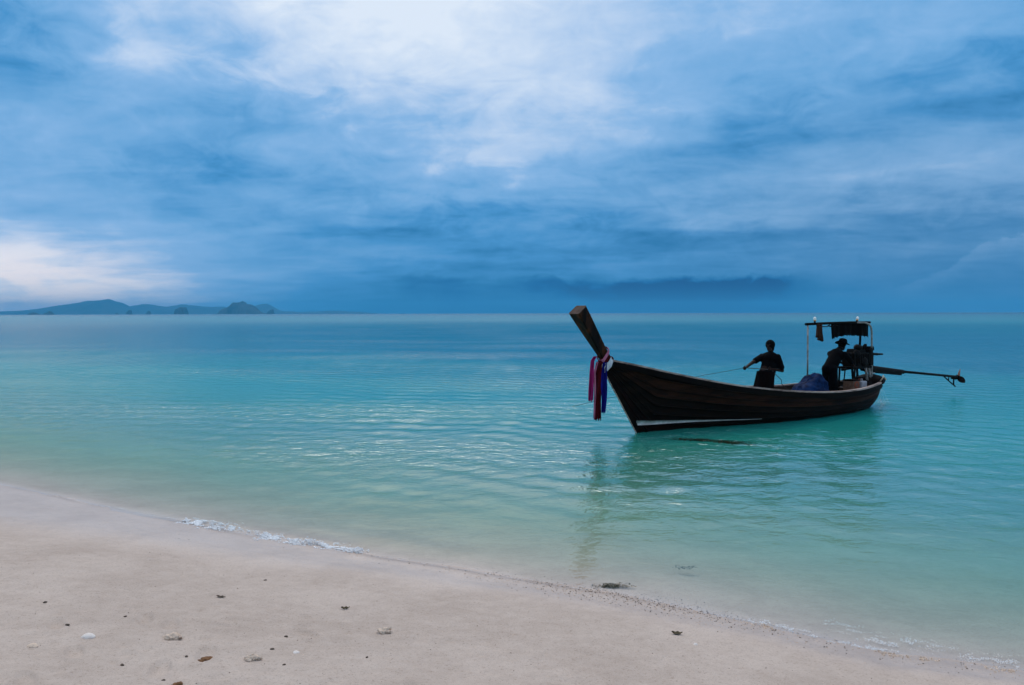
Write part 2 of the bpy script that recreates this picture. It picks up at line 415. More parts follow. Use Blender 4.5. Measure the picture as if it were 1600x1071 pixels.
# colour of the water body over pale sand, over weed beds, and over the bank far out
body = lg.ramp([(0.0, (0.44,0.50,0.37,1)), (0.14, (0.34,0.60,0.46,1)), (0.21, (0.14,0.51,0.40,1)), (0.27, (0.040,0.44,0.360,1)), (0.33, (0.018,0.395,0.375,1)),
                (0.39, (0.010,0.290,0.320,1)), (0.45, (0.010,0.205,0.295,1)), (0.54, (0.007,0.180,0.275,1)), (0.62, (0.006,0.200,0.28,1)), (0.68, (0.006,0.245,0.31,1)),
                (0.77, (0.005,0.215,0.29,1)), (0.90, (0.004,0.14,0.22,1)), (1.0, (0.004,0.11,0.19,1))], 'EASE')
dif = t.nodes.new('ShaderNodeBsdfDiffuse'); t.links.new(body.s, dif.inputs[0])
DP = D.f('MAXIMUM', 0.0)
tr = t.nodes.new('ShaderNodeBsdfTransparent')
cx = t.nodes.new('ShaderNodeCombineColor')
for i, k in enumerate((-2.1, -0.38, -0.85)): t.links.new((DP*k).f('EXPONENT').s, cx.inputs[i])
t.links.new(cx.outputs[0], tr.inputs[0])
mb = t.nodes.new('ShaderNodeMixShader'); t.links.new((1.0 - (DP*-1.25).f('EXPONENT')).s, mb.inputs[0])
t.links.new(tr.outputs[0], mb.inputs[1]); t.links.new(dif.outputs[0], mb.inputs[2])
gl = t.nodes.new('ShaderNodeBsdfGlossy')
# ripples: finer ones close by, broader ones as they merge with distance
w1 = noise(t, vec(t, px_*1.0, py_*1.25, 0.0), 4.2, 3, 0.5, 0.6)
w2 = noise(t, vec(t, px_*0.85 + py_*0.3, py_*1.1, 5.0), 1.5, 3, 0.5, 0.4)
w3 = noise(t, vec(t, px_*0.5, py_*1.0, 9.0), 0.35, 4, 0.55, 0.3)
calm = noise(t, vec(t, px_*0.06, py_*0.16, 2.0), 1.0, 3, 0.5)
w0 = noise(t, vec(t, px_*1.0, py_*1.5, 3.0), 11.0, 2, 0.5, 0.5)
hgt = w0*0.0080 + w1*0.031 + w2*0.016 + w3*0.006
bmp = t.nodes.new('ShaderNodeBump'); bmp.inputs['Distance'].default_value = 1.0
t.links.new(hgt.s, bmp.inputs['Height'])
t.links.new((calm.step(0.34, 0.66, 0.30, 1.1)*DP.step(0.0, 0.45, 0.25, 1.0)).s, bmp.inputs['Strength'])
dist = (px_*px_ + py_*py_).f('SQRT')
t.links.new(dist.step(10, 300, 0.035, 0.16).s, gl.inputs['Roughness'])
fr = t.nodes.new('ShaderNodeFresnel'); fr.inputs[0].default_value = 1.333
for n_ in (gl, fr): t.links.new(bmp.outputs[0], n_.inputs['Normal'])
ms = t.nodes.new('ShaderNodeMixShader')
# waves turn their faces to the eye, so far water mirrors less than a flat sheet would
t.links.new((N(t, fr.outputs[0]).f('MINIMUM', 0.64)*0.80*DP.step(0.0, 0.55, 0.30, 1.0)).s, ms.inputs[0])
t.links.new(mb.outputs[0], ms.inputs[1]); t.links.new(gl.outputs[0], ms.inputs[2])
om = t.nodes.new('ShaderNodeOutputMaterial'); t.links.new(ms.outputs[0], om.inputs[0])

rs_w = np.concatenate([np.exp(np.arange(math.log(3.6), math.log(90), 0.0050)), np.geomspace(91, 400, 60), np.geomspace(420, 18000, 38)])
X, Y = polar(rs_w); tt, ss = shore_ts(X, Y)
dep = -sand_z(X, Y, False)
cell = np.gradient(rs_w)[:, None]
Zw = np.zeros_like(X)
wr = np.random.default_rng(3)
for k in range(46):
    lam = 0.30*(3.6**wr.random()); ang = math.atan2(-NY, -NX) + wr.normal(0, 0.75)
    kk = 2*math.pi/lam; ph = wr.random()*6.28
    a_ = 0.0015*lam
    vis = np.clip(lam/(3.0*cell) - 0.6, 0, 1)
    Zw += a_*vis*np.sin(kk*(X*math.cos(ang)+Y*math.sin(ang)) + ph + 1.2*vnoise(X*0.25, Y*0.25, k))
Zw *= np.clip(dep/0.35, 0.18, 1.0)*(0.7 + 0.9*np.clip(fbm(X*0.09, Y*0.2, 77, 2)+0.3, 0, 1))
Zw += 0.022*np.exp(-((ss-0.16)/0.13)**2)*np.interp(tt, [-8.3,-7.7,-6,-5.6], [0,1,1,0])
Zw += 0.010*np.exp(-((ss-0.55)/0.2)**2)*np.interp(tt, [-14,-9,-4,2], [.4,1,.6,1])*(0.5+vnoise(tt*0.8, tt*0, 5))
sea = polar_obj('sea', rs_w, Zw, m_sea, {'depth': np.maximum(dep, 0) + 0.0})
tag(sea, kind='structure')

# ------------------------------------------------------------------ far coast and rock islets
m_rock = textured('forested_limestone', (0.022,0.050,0.050), (0.075,0.095,0.095), 0.012, 0.95, 0.05, bump=0.8, bdist=12.0)
m_far = textured('far_forest', (0.030,0.065,0.062), (0.070,0.095,0.090), 0.004, 0.95, 0.05, bump=0.8, bdist=30.0)
def hz(px): return 489.8 - 0.0025*(px-800)
def land_mass(name, pts, dist, thick, mat, steep, seed, rough, nx=120, nv=22):
    xs = [p[0] for p in pts]; x0, x1 = xs[0], xs[-1]; xc = (x0+x1)/2; k = dist/1333.0
    v, f = [], []
    for i in range(nx+1):
        px = x0 + (x1-x0)*i/nx
        hgt = max(0.0, (hz(px)-np.interp(px, xs, [p[1] for p in pts])))*k
        hgt *= 1 + 1.6*rough*(float(fbm(np.array(px*0.30+seed), np.array(0.5), seed+2, 4)))
        for j in range(nv+1):
            q = -1 + 2*j/nv
            prof = (1-abs(q)**steep)
            nz = float(fbm(np.array(px*0.21+seed), np.array(q*2.5+seed*3.1), seed, 4))
            dy = thick*(q + 0.10*nz)*(0.35+0.65*min(1.0, hgt/(10*k)))
            ridge = 0.35*float(vnoise(np.array(px*0.05), np.array(seed*1.0), seed))
            z = hgt*prof*(1 + (rough*nz if abs(q) > 0.08 else rough*0.25*nz)) - 2.0
            v.append(((px-xc)*k + rough*6*nz*k, dy + ridge*thick*0.4, z))
    f = [(i*(nv+1)+j, (i+1)*(nv+1)+j, (i+1)*(nv+1)+j+1, i*(nv+1)+j+1) for i in range(nx) for j in range(nv)]
    o = mesh_obj(name, v, f, mat, None, True)
    o.location = ((xc-800)/1333.0*dist, dist, 0.0)
    return o
o = land_mass('hills', [(-120,487),(-60,485),(0,486.6),(50,485),(80,481),(110,475.5),(135,471.5),(155,470),(165,468.6),(172,468.6),(177,472.5),(184,477),(198,483),(214,488),(232,491)], 12000, 1000, m_far, 1.7, 3, 0.10, 150)
tag(o, kind='structure')
o = land_mass('hills', [(188,490),(198,486),(207,481),(216,477),(230,475.4),(240,477),(250,479.5),(262,479),(271,482),(276,478),(286,475.6),(300,477),(310,479),(318,477.6),(326,480.5),(340,479),(352,481),(372,480),(392,482),(402,478.5),(408,476),(416,477),(424,482),(440,486),(470,487.5),(520,485.5),(560,487),(600,490.5)], 13200, 900, m_far, 1.7, 8, 0.16, 220)
tag(o, kind='structure')
islets = [
 ([(341,490.9),(347,486),(353,482),(359,480),(364,476),(369,472.6),(376,472.2),(385,473.2),(390,475),(396,479.5),(402,485),(409,488),(416,490.6)], 3900, 110, 2.6, 5, 0.14, 'large steep forested rock island, the tallest of the islets on the horizon'),
 ([(416,490.7),(419,487),(423,484),(427,483),(428,486),(429,490.7)], 3850, 22, 3.0, 9, 0.10, 'small pointed rock stack just right of the largest rock island'),
 ([(273,491),(275,487),(278,482),(283,480),(289,480),(291,484),(292,491)], 3500, 40, 4.0, 12, 0.06, 'blocky flat topped rock stack left of the largest rock island'),
 ([(228,491.1),(230,488),(233,485.6),(235.5,486),(238,491.1)], 3500, 18, 2.4, 15, 0.10, 'small cone shaped rock islet between two stacks below the far hills'),
 ([(197,491.2),(199,487.5),(202,484.5),(205,484.3),(206.5,491.2)], 3500, 18, 2.8, 19, 0.10, 'thin upright rock islet at the right foot of the long hill'),
 ([(180,491.3),(181.5,489),(184,488.5),(186,491.3)], 3500, 14, 2.4, 23, 0.10, 'tiniest rock islet in front of the long hill'),
 ([(67,491.6),(71,488.5),(74,487.6),(78,485.6),(82,488),(86,491.6)], 3100, 25, 2.2, 27, 0.14, 'humped rock islet with one peak before the left hill slope'),
 ([(43,491.7),(46,489),(50,487.8),(56,488),(60,489.5),(64,491.7)], 3000, 25, 2.6, 31, 0.14, 'low rounded rock islet, leftmost on the horizon'),
]
for pts, dist_, th, st, sd_, ro, lab in islets:
    dist_, th = dist_*2, th*2
    o = land_mass('rock_islet', pts, dist_, th, m_rock, st, sd_, ro, 60, 18)
    tag(o, lab, 'rock islet', 'rock islets on the horizon')

# ------------------------------------------------------------------ air between here and the coast
m_haze = bpy.data.materials.new('sea_haze'); m_haze.use_nodes = True; t = m_haze.node_tree; t.nodes.clear()
pv = t.nodes.new('ShaderNodeVolumePrincipled'); pv.inputs['Density'].default_value = 9.5e-5
pv.inputs['Color'].default_value = (0.10, 0.58, 1.0, 1); pv.inputs['Anisotropy'].default_value = 0.0
om = t.nodes.new('ShaderNodeOutputMaterial'); t.links.new(pv.outputs[0], om.inputs['Volume'])
hb = MB().box((0, 0, 104), (36800, 36800, 244))
tag(hb.build('haze', m_haze), 'thin blue sea haze over the water', 'haze', kind='stuff')

# ------------------------------------------------------------------ the longtail boat
BO = Vector((9.165, 21.443, 0.0)); BRZ = math.atan2(-0.6021, -0.7984)
def boat_pt(s, o, z): return Vector((BO.x - 0.7984*s + 0.6021*o, BO.y - 0.6021*s - 0.7984*o, z))
m_hull = textured('dark_varnished_planks', (0.0018,0.0010,0.0008), (0.008,0.003,0.0014), 2.2, 0.75, 0.08, (0.5,1,3.0), 0.35, r2=0.7)
m_brown = textured('worn_brown_planks', (0.026,0.008,0.003), (0.004,0.0015,0.001), 1.8, 0.75, 0.08, (0.6,1,4.0), 0.4)
m_red = textured('red_bottom_paint', (0.010,0.002,0.0015), (0.003,0.0015,0.0015), 3, 0.75, 0.08, bump=0.3)
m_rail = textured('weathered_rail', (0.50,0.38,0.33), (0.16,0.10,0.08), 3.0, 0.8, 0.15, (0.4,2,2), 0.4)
m_dkrail = textured('black_rubbing_strake', (0.0025,0.002,0.002), (0.006,0.004,0.003), 3.0, 0.8, 0.06, (0.4,2,2), 0.3)
m_in = textured('bare_inner_wood', (0.030,0.018,0.012), (0.055,0.034,0.022), 2.0, 0.75, 0.2, (0.4,2,2), 0.3)
m_white = textured('chalky_white_paint', (0.50,0.50,0.48), (0.30,0.29,0.27), 4.0, 0.6, 0.3, bump=0.2)
m_post = textured('oiled_prow_wood', (0.003,0.0015,0.001), (0.075,0.022,0.006), 1.6, 0.65, 0.1, (2.5,2.5,0.6), 0.35, lo=0.42, hi=0.68)
m_end = textured('end_grain', (0.10,0.06,0.045), (0.05,0.03,0.022), 8.0, 0.8, 0.2, bump=0.4)
m_steel = textured('galvanised_pipe', (0.34,0.32,0.30), (0.10,0.08,0.06), 6.0, 0.5, 0.4, bump=0.1, metal=0.3)
m_iron = textured('black_greasy_iron', (0.0025,0.0025,0.003), (0.007,0.005,0.004), 9.0, 0.7, 0.1, bump=0.5)
m_rust = textured('bronze_rusty', (0.30,0.11,0.04), (0.16,0.07,0.04), 12.0, 0.5, 0.5, bump=0.3, metal=0.3)

boat = empty('longtail_boat', BO, BRZ)
tag(boat, 'dark wooden longtail boat with upswept prow floating in the shallows', 'boat')
ST = [-.02,.2,.6,1.1,2.0,3.2,4.4,5.5,6.5,7.5,8.2,8.5,8.8,9.1,9.3]
W_ = [.08,.24,.46,.66,.87,.95,.95,.88,.72,.48,.30,.22,.145,.07,.035]
ZS = [.56,.57,.585,.585,.555,.555,.625,.735,.87,1.06,1.21,1.28,1.345,1.405,1.445]
ZK = [.42,.15,-.06,-.20,-.28,-.30,-.32,-.32,-.32,-.31,-.30,.08,.52,.957,1.25]
A_ = [2.2,2.4,2.8,3.0,3.0,3.0,3.0,2.8,2.0,1.6,1.5,1.4,1.3,1.2,1.0]
B_ = [.8,.8,.75,.72,.70,.58,.55,.62,.80,.95,1.0,1.0,1.0,1.0,1.0]
def smooth_interp(x, X_, Y_):
    X_, Y_ = np.array(X_), np.array(Y_); m = np.gradient(Y_, X_)
    i = int(np.clip(np.searchsorted(X_, x)-1, 0, len(X_)-2)); h = X_[i+1]-X_[i]; u = (x-X_[i])/h
    return float((2*u**3-3*u**2+1)*Y_[i] + (u**3-2*u**2+u)*h*m[i] + (-2*u**3+3*u**2)*Y_[i+1] + (u**3-u**2)*h*m[i+1])
def hull_pt(s, v, side, inset=0.0):
    w = smooth_interp(s, ST, W_); zs = smooth_interp(s, ST, ZS)
    zk = float(np.interp(s, ST, ZK)) if s > 7.5 else smooth_interp(s, ST, ZK)
    a, b_ = np.interp(s, ST, A_), np.interp(s, ST, B_)
    y = w*(1-(1-v)**a)**b_ if v > 0 else 0.0
    y = max(0.0, y - inset)
    return Vector((s, side*y, zk + (zs-zk)*v + (inset*0.7 if v < 0.3 else 0.0)))
SL = sorted(set([round(x, 3) for x in np.concatenate([np.linspace(-.02, 1.2, 14), np.linspace(1.2, 7.9, 40), np.linspace(7.9, 9.3, 16)])]))
def hull_grid(vs, side, inset=0.0, s0=-1, s1=99):
    sl = [s for s in SL if s0 <= s <= s1]
    return [[hull_pt(s, v, side, inset) for v in vs] for s in sl]
def skin(grid, thick, side):
    """a curved plank with thickness: outer grid and the same pushed inboard"""
    n, m = len(grid), len(grid[0]); v = [p for r in grid for p in r] + [Vector((p.x, p.y - side*min(thick, abs(p.y)), p.z+0.001)) for r in grid for p in r]
    o = n*m; f = []
    for i in range(n-1):
        for j in range(m-1):
            q = (i*m+j, (i+1)*m+j, (i+1)*m+j+1, i*m+j+1); f.append(q if side < 0 else q[::-1])
            g = tuple(k+o for k in q); f.append(g[::-1] if side < 0 else g)
        f.append((i*m, i*m+o, (i+1)*m+o, (i+1)*m)); f.append((i*m+m-1, (i+1)*m+m-1, (i+1)*m+m-1+o, i*m+m-1+o))
    for i in (0, n-1):
        for j in range(m-1): f.append((i*m+j, i*m+j+1, i*m+j+1+o, i*m+j+o))
    return v, f
# inner skin, then every strake outside it
hv, hf = [], []
for side in (1, -1):
    vv, ff = skin(hull_grid(np.linspace(0, 0.985, 12), side, 0.026), 0.012, side)
    b0 = len(hv); hv += vv; hf += [tuple(i+b0 for i in q) for q in ff]
hull = mesh_obj('hull', hv, hf, m_in, boat)
VB = [0, .17, .31, .43, .55, .66, .77, .885, 1.0]
for side in (1, -1):
    for k in range(8):
        g = 0.004
        v0, v1 = VB[k]+(g if k else 0), VB[k+1]-(g if k < 7 else 0)
        gr = hull_grid(np.linspace(v0, v1, 4), side, 0.0 if k % 2 else 0.002)
        vv, ff = skin(gr, 0.022, side)
        mat = m_brown if k in (5, 6) else (m_red if k < 2 else m_hull)
        mesh_obj('plank', vv, ff, mat, hull)
def sweep_rail(name, mat, dz0, dz1, out0, out1, s0=-.02, s1=9.28, parent=boat):
    for side in (1, -1):
        v, f = [], []
        sl = [s for s in SL if s0 <= s <= s1]
        for s in sl:
            p = hull_pt(s, 1.0, side)
            for o_, z_ in ((out0,dz0),(out1,dz0),(out1,dz1),(out0,dz1)):
                v.append((p.x, side*max(0.004, abs(p.y)+o_), p.z+z_))
        n = len(sl)
        for i in range(n-1):
            for k in range(4):
                q = (i*4+k, i*4+(k+1)%4, (i+1)*4+(k+1)%4, (i+1)*4+k); f.append(q if side < 0 else q[::-1])
        f += [(0,1,2,3), tuple((n-1)*4+k for k in (3,2,1,0))]
        mesh_obj(name, v, f, mat, parent, False)
sweep_rail('gunwale', m_rail, -0.020, 0.012, -0.065, 0.022)
sweep_rail('rubbing_strake', m_dkrail, -0.130, -0.023, 0.002, 0.030)
# transom closing the narrow stern
tv = [hull_pt(-.02, v, 1) for v in np.linspace(0, 1, 6)] + [hull_pt(-.02, v, -1) for v in np.linspace(1, 0, 6)]
tv2 = [p + Vector((0.05,0,0)) for p in tv]; n = len(tv)
mesh_obj('transom', tv+tv2, [tuple(range(n)), tuple(range(2*n-1, n-1, -1))]+[(i, (i+1)%n, n+(i+1)%n, n+i) for i in range(n)], m_hull, boat, False)
# white stripe low on the bow, tapering aft
for side in (1, -1):
    top_, bot_ = [], []
    for s in np.linspace(5.6, 8.52, 40):
        k = (s-5.6)/2.92; zc = 0.115 + 0.075*k; hw = 0.004 + 0.042*k**1.6
        row = []
        for z in (zc-hw, zc+hw):
            lo_, hi_ = 0.0, 1.0
            for _ in range(30):
                mid = (lo_+hi_)/2
                if hull_pt(s, mid, side).z < z: lo_ = mid
                else: hi_ = mid
            p = hull_pt(s, mid, side); row.append(Vector((p.x, p.y + side*0.006, p.z)))
        top_.append(row)
    vv, ff = skin(top_, 0.005, side); mesh_obj('white_stripe', vv, ff, m_white, boat)
# stem timber
mb_ = MB()
pts = [(8.16,-.36),(8.30,-.19),(8.44,0.0),(8.62,.26),(8.80,.52),(8.96,.755),(9.1,.957),(9.22,1.13),(9.34,1.31)]
vv, ff = [], []
for s, z in pts:
    for ds, y in ((0.045,-.016),(0.045,.016),(-.04,.040),(-.04,-.040)): vv.append((s+ds*0.82, y, z-ds*0.57))
n = len(pts)
ff = [(i*4+k, i*4+(k+1)%4, (i+1)*4+(k+1)%4, (i+1)*4+k) for i in range(n-1) for k in range(4)] + [(3,2,1,0), tuple((n-1)*4+k for k in range(4))]
stem = mesh_obj('stem', vv, ff, m_hull, boat, False)
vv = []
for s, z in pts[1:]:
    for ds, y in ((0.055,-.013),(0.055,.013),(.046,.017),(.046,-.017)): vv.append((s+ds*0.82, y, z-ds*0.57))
mesh_obj('stem_highlight', vv, [q for q in ff if max(q) < len(vv)] + [tuple(len(vv)-4+k for k in range(4))], m_rail, stem, False)  # pale strip added to paint the light reflected along the stem's front edge
# prow post, a plank that broadens to its sawn top
ax = Vector((10.02-9.22, 0, 2.385-1.34)).normalized(); pr = Vector((ax.z, 0, -ax.x))
vv, ff, prev = [], [], None
secs = [(0.0,.085,.105),(.15,.095,.105),(.35,.125,.10),(.6,.175,.105),(.85,.22,.112),(1.08,.255,.118),(1.30,.280,.122)]
for q, wd, th in secs:
    c = Vector((9.20,0,1.32)) + ax*q; ch = 0.022
    for a_, y in ((th,-wd/2+ch),(th,wd/2-ch),(th-ch,wd/2),(-th+ch,wd/2),(-th,wd/2-ch),(-th,-wd/2+ch),(-th+ch,-wd/2),(th-ch,-wd/2)):
        vv.append(c + pr*a_ + Vector((0,y,0)))
n = len(secs)
ff = [(i*8+k, i*8+(k+1)%8, (i+1)*8+(k+1)%8, (i+1)*8+k) for i in range(n-1) for k in range(8)] + [tuple(range(7,-1,-1))]
post = mesh_obj('prow_post', vv, ff, m_post, boat, False)
tp = [vv[(n-1)*8+k] + ax*0.001 for k in range(8)]; tp2 = [p + ax*0.012 for p in tp]
mesh_obj('sawn_end', tp+tp2, [tuple(range(7,-1,-1)), tuple(range(8,16))]+[(k,(k+1)%8,8+(k+1)%8,8+k) for k in range(8)], m_end, post, False)
# floor, fore deck and thwarts
vv = []
sl = np.linspace(0.9, 7.6, 30)
def half_at(s, z):
    lo_, hi_ = 0.0, 1.0
    for _ in range(24):
        mid = (lo_+hi_)/2
        if hull_pt(s, mid, 1).z < z: lo_ = mid
        else: hi_ = mid
    return hull_pt(s, mid, 1).y
FLOOR = 0.06
for j in range(7):
    a0, a1 = -1 + 2*j/7 + 0.01, -1 + 2*(j+1)/7 - 0.01
    gv = []
    for s in sl:
        hw = max(0.02, half_at(s, FLOOR)-0.04)
        gv += [(s, hw*a0, FLOOR), (s, hw*a1, FLOOR), (s, hw*a1, FLOOR-0.02), (s, hw*a0, FLOOR-0.02)]
    gf = [(i*4+k, (i+1)*4+k, (i+1)*4+(k+1)%4, i*4+(k+1)%4) for i in range(len(sl)-1) for k in range(4)] + [(0,1,2,3), tuple(len(gv)-4+k for k in (3,2,1,0))]
    mesh_obj('floor_board', gv, gf, m_in, boat, False)
for s, dz in ((7.35,.10),(6.1,.14),(3.75,.13),(2.75,.14),(1.25,.12)):
    z = smooth_interp(s, ST, ZS) - dz; hw = half_at(s, z) - 0.03
    MB().box((s,0,z), (0.22, 2*hw, 0.03)).build('thwart', m_in, boat, bevel=0.004)
gv = []
for s in np.linspace(7.7, 9.15, 12):
    z = smooth_interp(s, ST, ZS)-0.05; hw = max(0.01, half_at(s, z)-0.03)
    gv += [(s,-hw,z),(s,hw,z),(s,hw,z-.025),(s,-hw,z-.025)]
mesh_obj('fore_deck', gv, [(i*4+k,(i+1)*4+k,(i+1)*4+(k+1)%4,i*4+(k+1)%4) for i in range(11) for k in range(4)]+[(0,1,2,3)], m_in, boat, False)

# awning frame over the stern
fr_ = MB().tube([(3.02,0,2.03),(2.2,.01,2.045),(1.2,0,2.055),(.30,-.01,2.05)], 0.030, 8).build('awning_ridge', m_dkrail, boat, True)
MB().tube([(2.93,0.0,.06),(2.93,0,1.2),(2.935,0,2.03)], 0.019, 8).build('awning_post', m_steel, boat, True)
pp = [(.46,.16,.30),(.48,.16,1.0),(.50,.16,1.80),(.52,.155,1.93),(.58,.13,2.01),(.70,.09,2.045),(.95,.05,2.05)]
MB().tube(pp, 0.022, 10).build('awning_post', m_steel, boat, True)
MB().tube([(.66,-.06,1.35),(.64,-.05,2.03)], 0.028, 8).build('awning_post', m_dkrail, boat, True)
MB().tube([(2.2,.05,1.99),(2.0,.03,1.955),(1.9,.03,2.0),(1.75,.02,1.985)], 0.016, 6).tube([(2.5,.03,2.02),(2.45,.03,1.97),(2.2,.03,1.965),(2.1,.03,2.02)], 0.012, 6).build('awning_lashing', m_dkrail, boat, True)
m_bulb = principled('white_glass_bulb', (0.85,0.83,0.80), 0.25, 0.5); m_amber = principled('amber_bulb_collar', (0.65,0.30,0.12), 0.4, 0.5)
for s, tilt in ((2.66, 0.0), (.92, -0.05)):
    lp = MB().tube([(s,0,2.06),(s+tilt*.5,0,2.10)], 0.022, 8).build('lamp_holder', m_dkrail, boat, True)
    MB().tube([(s+tilt*.5,0,2.10),(s+tilt*.8,0,2.125)], 0.03, 10).build('collar', m_amber, lp, True)
    MB().ball((s+tilt,0,2.155), (0.036,0.036,0.044)).build('bulb', m_bulb, lp, True)

# engine on its stand, with the long shaft out over the stern
rt = Matrix.Rotation
mt = MB()
mt.box((.92,0,1.14), (.52,.40,.34)).box((.92,0,1.35), (.44,.30,.12), taper=.85).box((.60,0,1.20), (.12,.46,.40)).box((1.22,0,1.17), (.10,.34,.30))
mt.ball((1.0,.10,1.44), (.13,.10,.08)).ball((.83,-.02,1.45), (.09,.09,.07)).ball((.92,.20,1.10), (.12,.09,.12)).ball((1.14,.15,1.30),(.10,.08,.10))
mt.tube([(1.26,0,1.08),(1.32,0,1.08)], .13, 16).tube([(1.26,.05,1.26),(1.31,.05,1.26)], .07, 14)
motor = mt.build('motor', m_iron, boat, False, bevel=0.012)
for k in range(6): MB().box((.72+.08*k, .215, 1.18), (.03,.05,.22)).build('cooling_fin', m_iron, motor)
MB().tube([(.86,.12,1.40),(.80,.16,1.50),(.70,.12,1.50),(.62,.05,1.44)], .035, 10).build('intake_pipe', m_iron, motor, True)
MB().box((.52,0,1.40), (.20,.36,.05), rt(R(-8),3,'Y')).box((.44,0,1.42),(.03,.36,.08)).build('radiator_cap', m_iron, motor)
MB().box((.43,0,1.10), (.10,.30,.30)).build('gearbox', m_iron, motor, bevel=.01)
MB().tube([(.62,.05,1.27),(.30,.08,1.265),(.10,.09,1.255)], .034, 10).tube([(.10,.09,1.255),(-.10,.10,1.25)], .024, 8).build('exhaust_pipe', m_iron, motor, True)
MB().tube([(1.55,.06,.93),(1.2,.05,.945),(.9,.03,.94),(.55,.0,.93)], .028, 8).tube([(1.62,.06,.93),(1.50,.06,.93)], .032, 8).build('tiller', m_iron, motor, True)
MB().tube([(.62,0,.93),(.1,0,.885),(-.45,0,.835),(-1.30,0,.745)], [.085,.075,.062,.055], 12).box((-.35,0,.775),(1.7,.05,.075),rt(R(-5.3),3,'Y')).build('shaft_housing', m_iron, motor)
MB().tube([(-1.25,0,.757),(-2.6,0,.632),(-3.95,0,.505),(-4.22,0,.482)], .034, 10).build('shaft', m_iron, motor, True)
MB().tube([(-3.42,0,.545),(-3.80,0,.36),(-4.12,0,.215)], .018, 8).tube([(-4.02,0,.49),(-4.02,0,.26)], .020, 8).tube([(-3.75,0,.50),(-3.72,0,.40)], .015, 6).build('skeg', m_iron, motor, True)
prop = MB().tube([(-4.20,0,.485),(-4.36,0,.470)], [.05,.035], 12).build('propeller', m_iron, motor, True)
def blade(ang, mat, L_=.19, wd=.075):
    v, f = [], []
    for i in range(9):
        q = i/8; r = .02 + L_*q; wv = wd*math.sin(math.pi*min(1, .12+q*.88))**.6 + .004; tw = R(58-30*q)
        for j in range(5):
            c = -1+2*j/4
            l = Vector((c*wv*math.cos(tw), c*wv*math.sin(tw) + .012*(1-c*c), r))
            p = rt(ang,3,'X') @ l; v.append(p + Vector((-4.28,0,.478)))
    n_ = len(v); v += [p + Vector((-.010,0,0)) for p in v]
    for i in range(8):
        for j in range(4):
            q = (i*5+j, i*5+j+1, (i+1)*5+j+1, (i+1)*5+j); f += [q, tuple(k+n_ for k in q[::-1])]
    ring = [j for j in range(5)] + [i*5+4 for i in range(1,9)] + [40+j for j in range(3,-1,-1)] + [i*5 for i in range(7,0,-1)]
    f += [(ring[k], ring[k]+n_, ring[(k+1)%len(ring)]+n_, ring[(k+1)%len(ring)]) for k in range(len(ring))]
    mesh_obj('blade', v, f, mat, prop)
blade(R(-12), m_rust, .21, .065); blade(R(108), m_iron, .20, .075); blade(R(228), m_iron, .22, .085)
# stand under the engine
sd_m = MB()
for s0, s1, y in ((1.30,1.36,.2),(1.30,1.36,-.2)): MB().tube([(s0,y,.95),(s1,y,.10)], .024, 8).build('stand_leg', m_iron, boat, True)
for y in (.16,-.16): MB().tube([(1.12,y,.95),(1.26,y,.10)], .016, 8).build('stand_leg', m_iron, boat, True)
for s0, y in ((.80,.18),(.62,.16),(.80,-.18),(.62,-.16)):
    MB().tube([(s0,y,.98),(s0-.12,y*1.1,.40)], .030, 8).build('stand_leg', m_steel if y > 0 else m_iron, boat, True)
MB().box((.98,0,.965), (.86,.42,.05)).build('engine_bed', m_iron, boat, bevel=.006)
vv = []
MB().box((.55,0,.56), (.62,.62,.30), taper=.6).ball((.30,0,.60),(.40,.36,.17)).remesh('stern_block', m_hull, .02, boat, 4)
MB().tube([(.80,.20,.50),(.30,.20,.50)], .014, 6).build('stern_bracket', m_steel, boat, True)
MB().tube([(.62,.17,.80),(.36,.17,.80)], .014, 6).build('stern_bracket', m_steel, boat, True)
MB().tube([(.02,-.02,.42),(-.15,-.02,.42),(-.33,-.02,.425)], .012, 8).ball((-.33,-.02,.43),.02,8,6).build('bilge_outlet', m_iron, boat, True)

# ------------------------------------------------------------------ things in the boat
def in_boat(name, s, o, z, rz=0.0): return empty(name, boat_pt(s, o, z), BRZ + rz)
# blue tarpaulin bundle
m_tarp = textured('blue_tarpaulin', (0.004,0.026,0.095), (0.001,0.007,0.030), 7.0, 0.7, 0.06, bump=0.5, bdist=.03)
v, f = [], []
for i in range(41):
    th = math.pi*0.56*i/40
    for k in range(72):
        a_ = 2*math.pi*k/72; d = Vector((math.sin(th)*math.cos(a_), math.sin(th)*math.sin(a_), math.cos(th)))
        fold = 0.13*abs(math.sin(a_*4.5 + 2.2*math.sin(th*3)))**.7*math.sin(th)**1.1 + 0.20*float(fbm(np.array(d.x*3.2+3), np.array(d.y*3.2+d.z*2.7), 61, 4))
        r = 1.0 - fold
        x = d.x*0.60*r; y = d.y*0.42*r
        lobe = 0.56*math.exp(-((x+.18)/.27)**2) + 0.33*math.exp(-((x-.27)/.28)**2)
        z = max(0.0, d.z)*lobe*(1.0 - 0.5*fold) if i < 40 else -0.02
        v.append((x, y, 0.02+z))
f = [(i*72+k, (i+1)*72+k, (i+1)*72+(k+1)%72, i*72+(k+1)%72) for i in range(40) for k in range(72)]
tb = mesh_obj('tarpaulin_bundle', v, f, m_tarp, None); tb.location = boat_pt(2.98, .1, .32); tb.rotation_euler = (0,0,BRZ)
tag(tb, 'crumpled blue tarpaulin bundle heaped amidships between the two people', 'tarpaulin')
MB().box((0,0,-.13),(1.1,.75,.26)).build('bundle_platform', m_in, boat, bevel=.01, loc=(2.98,.1,.325))
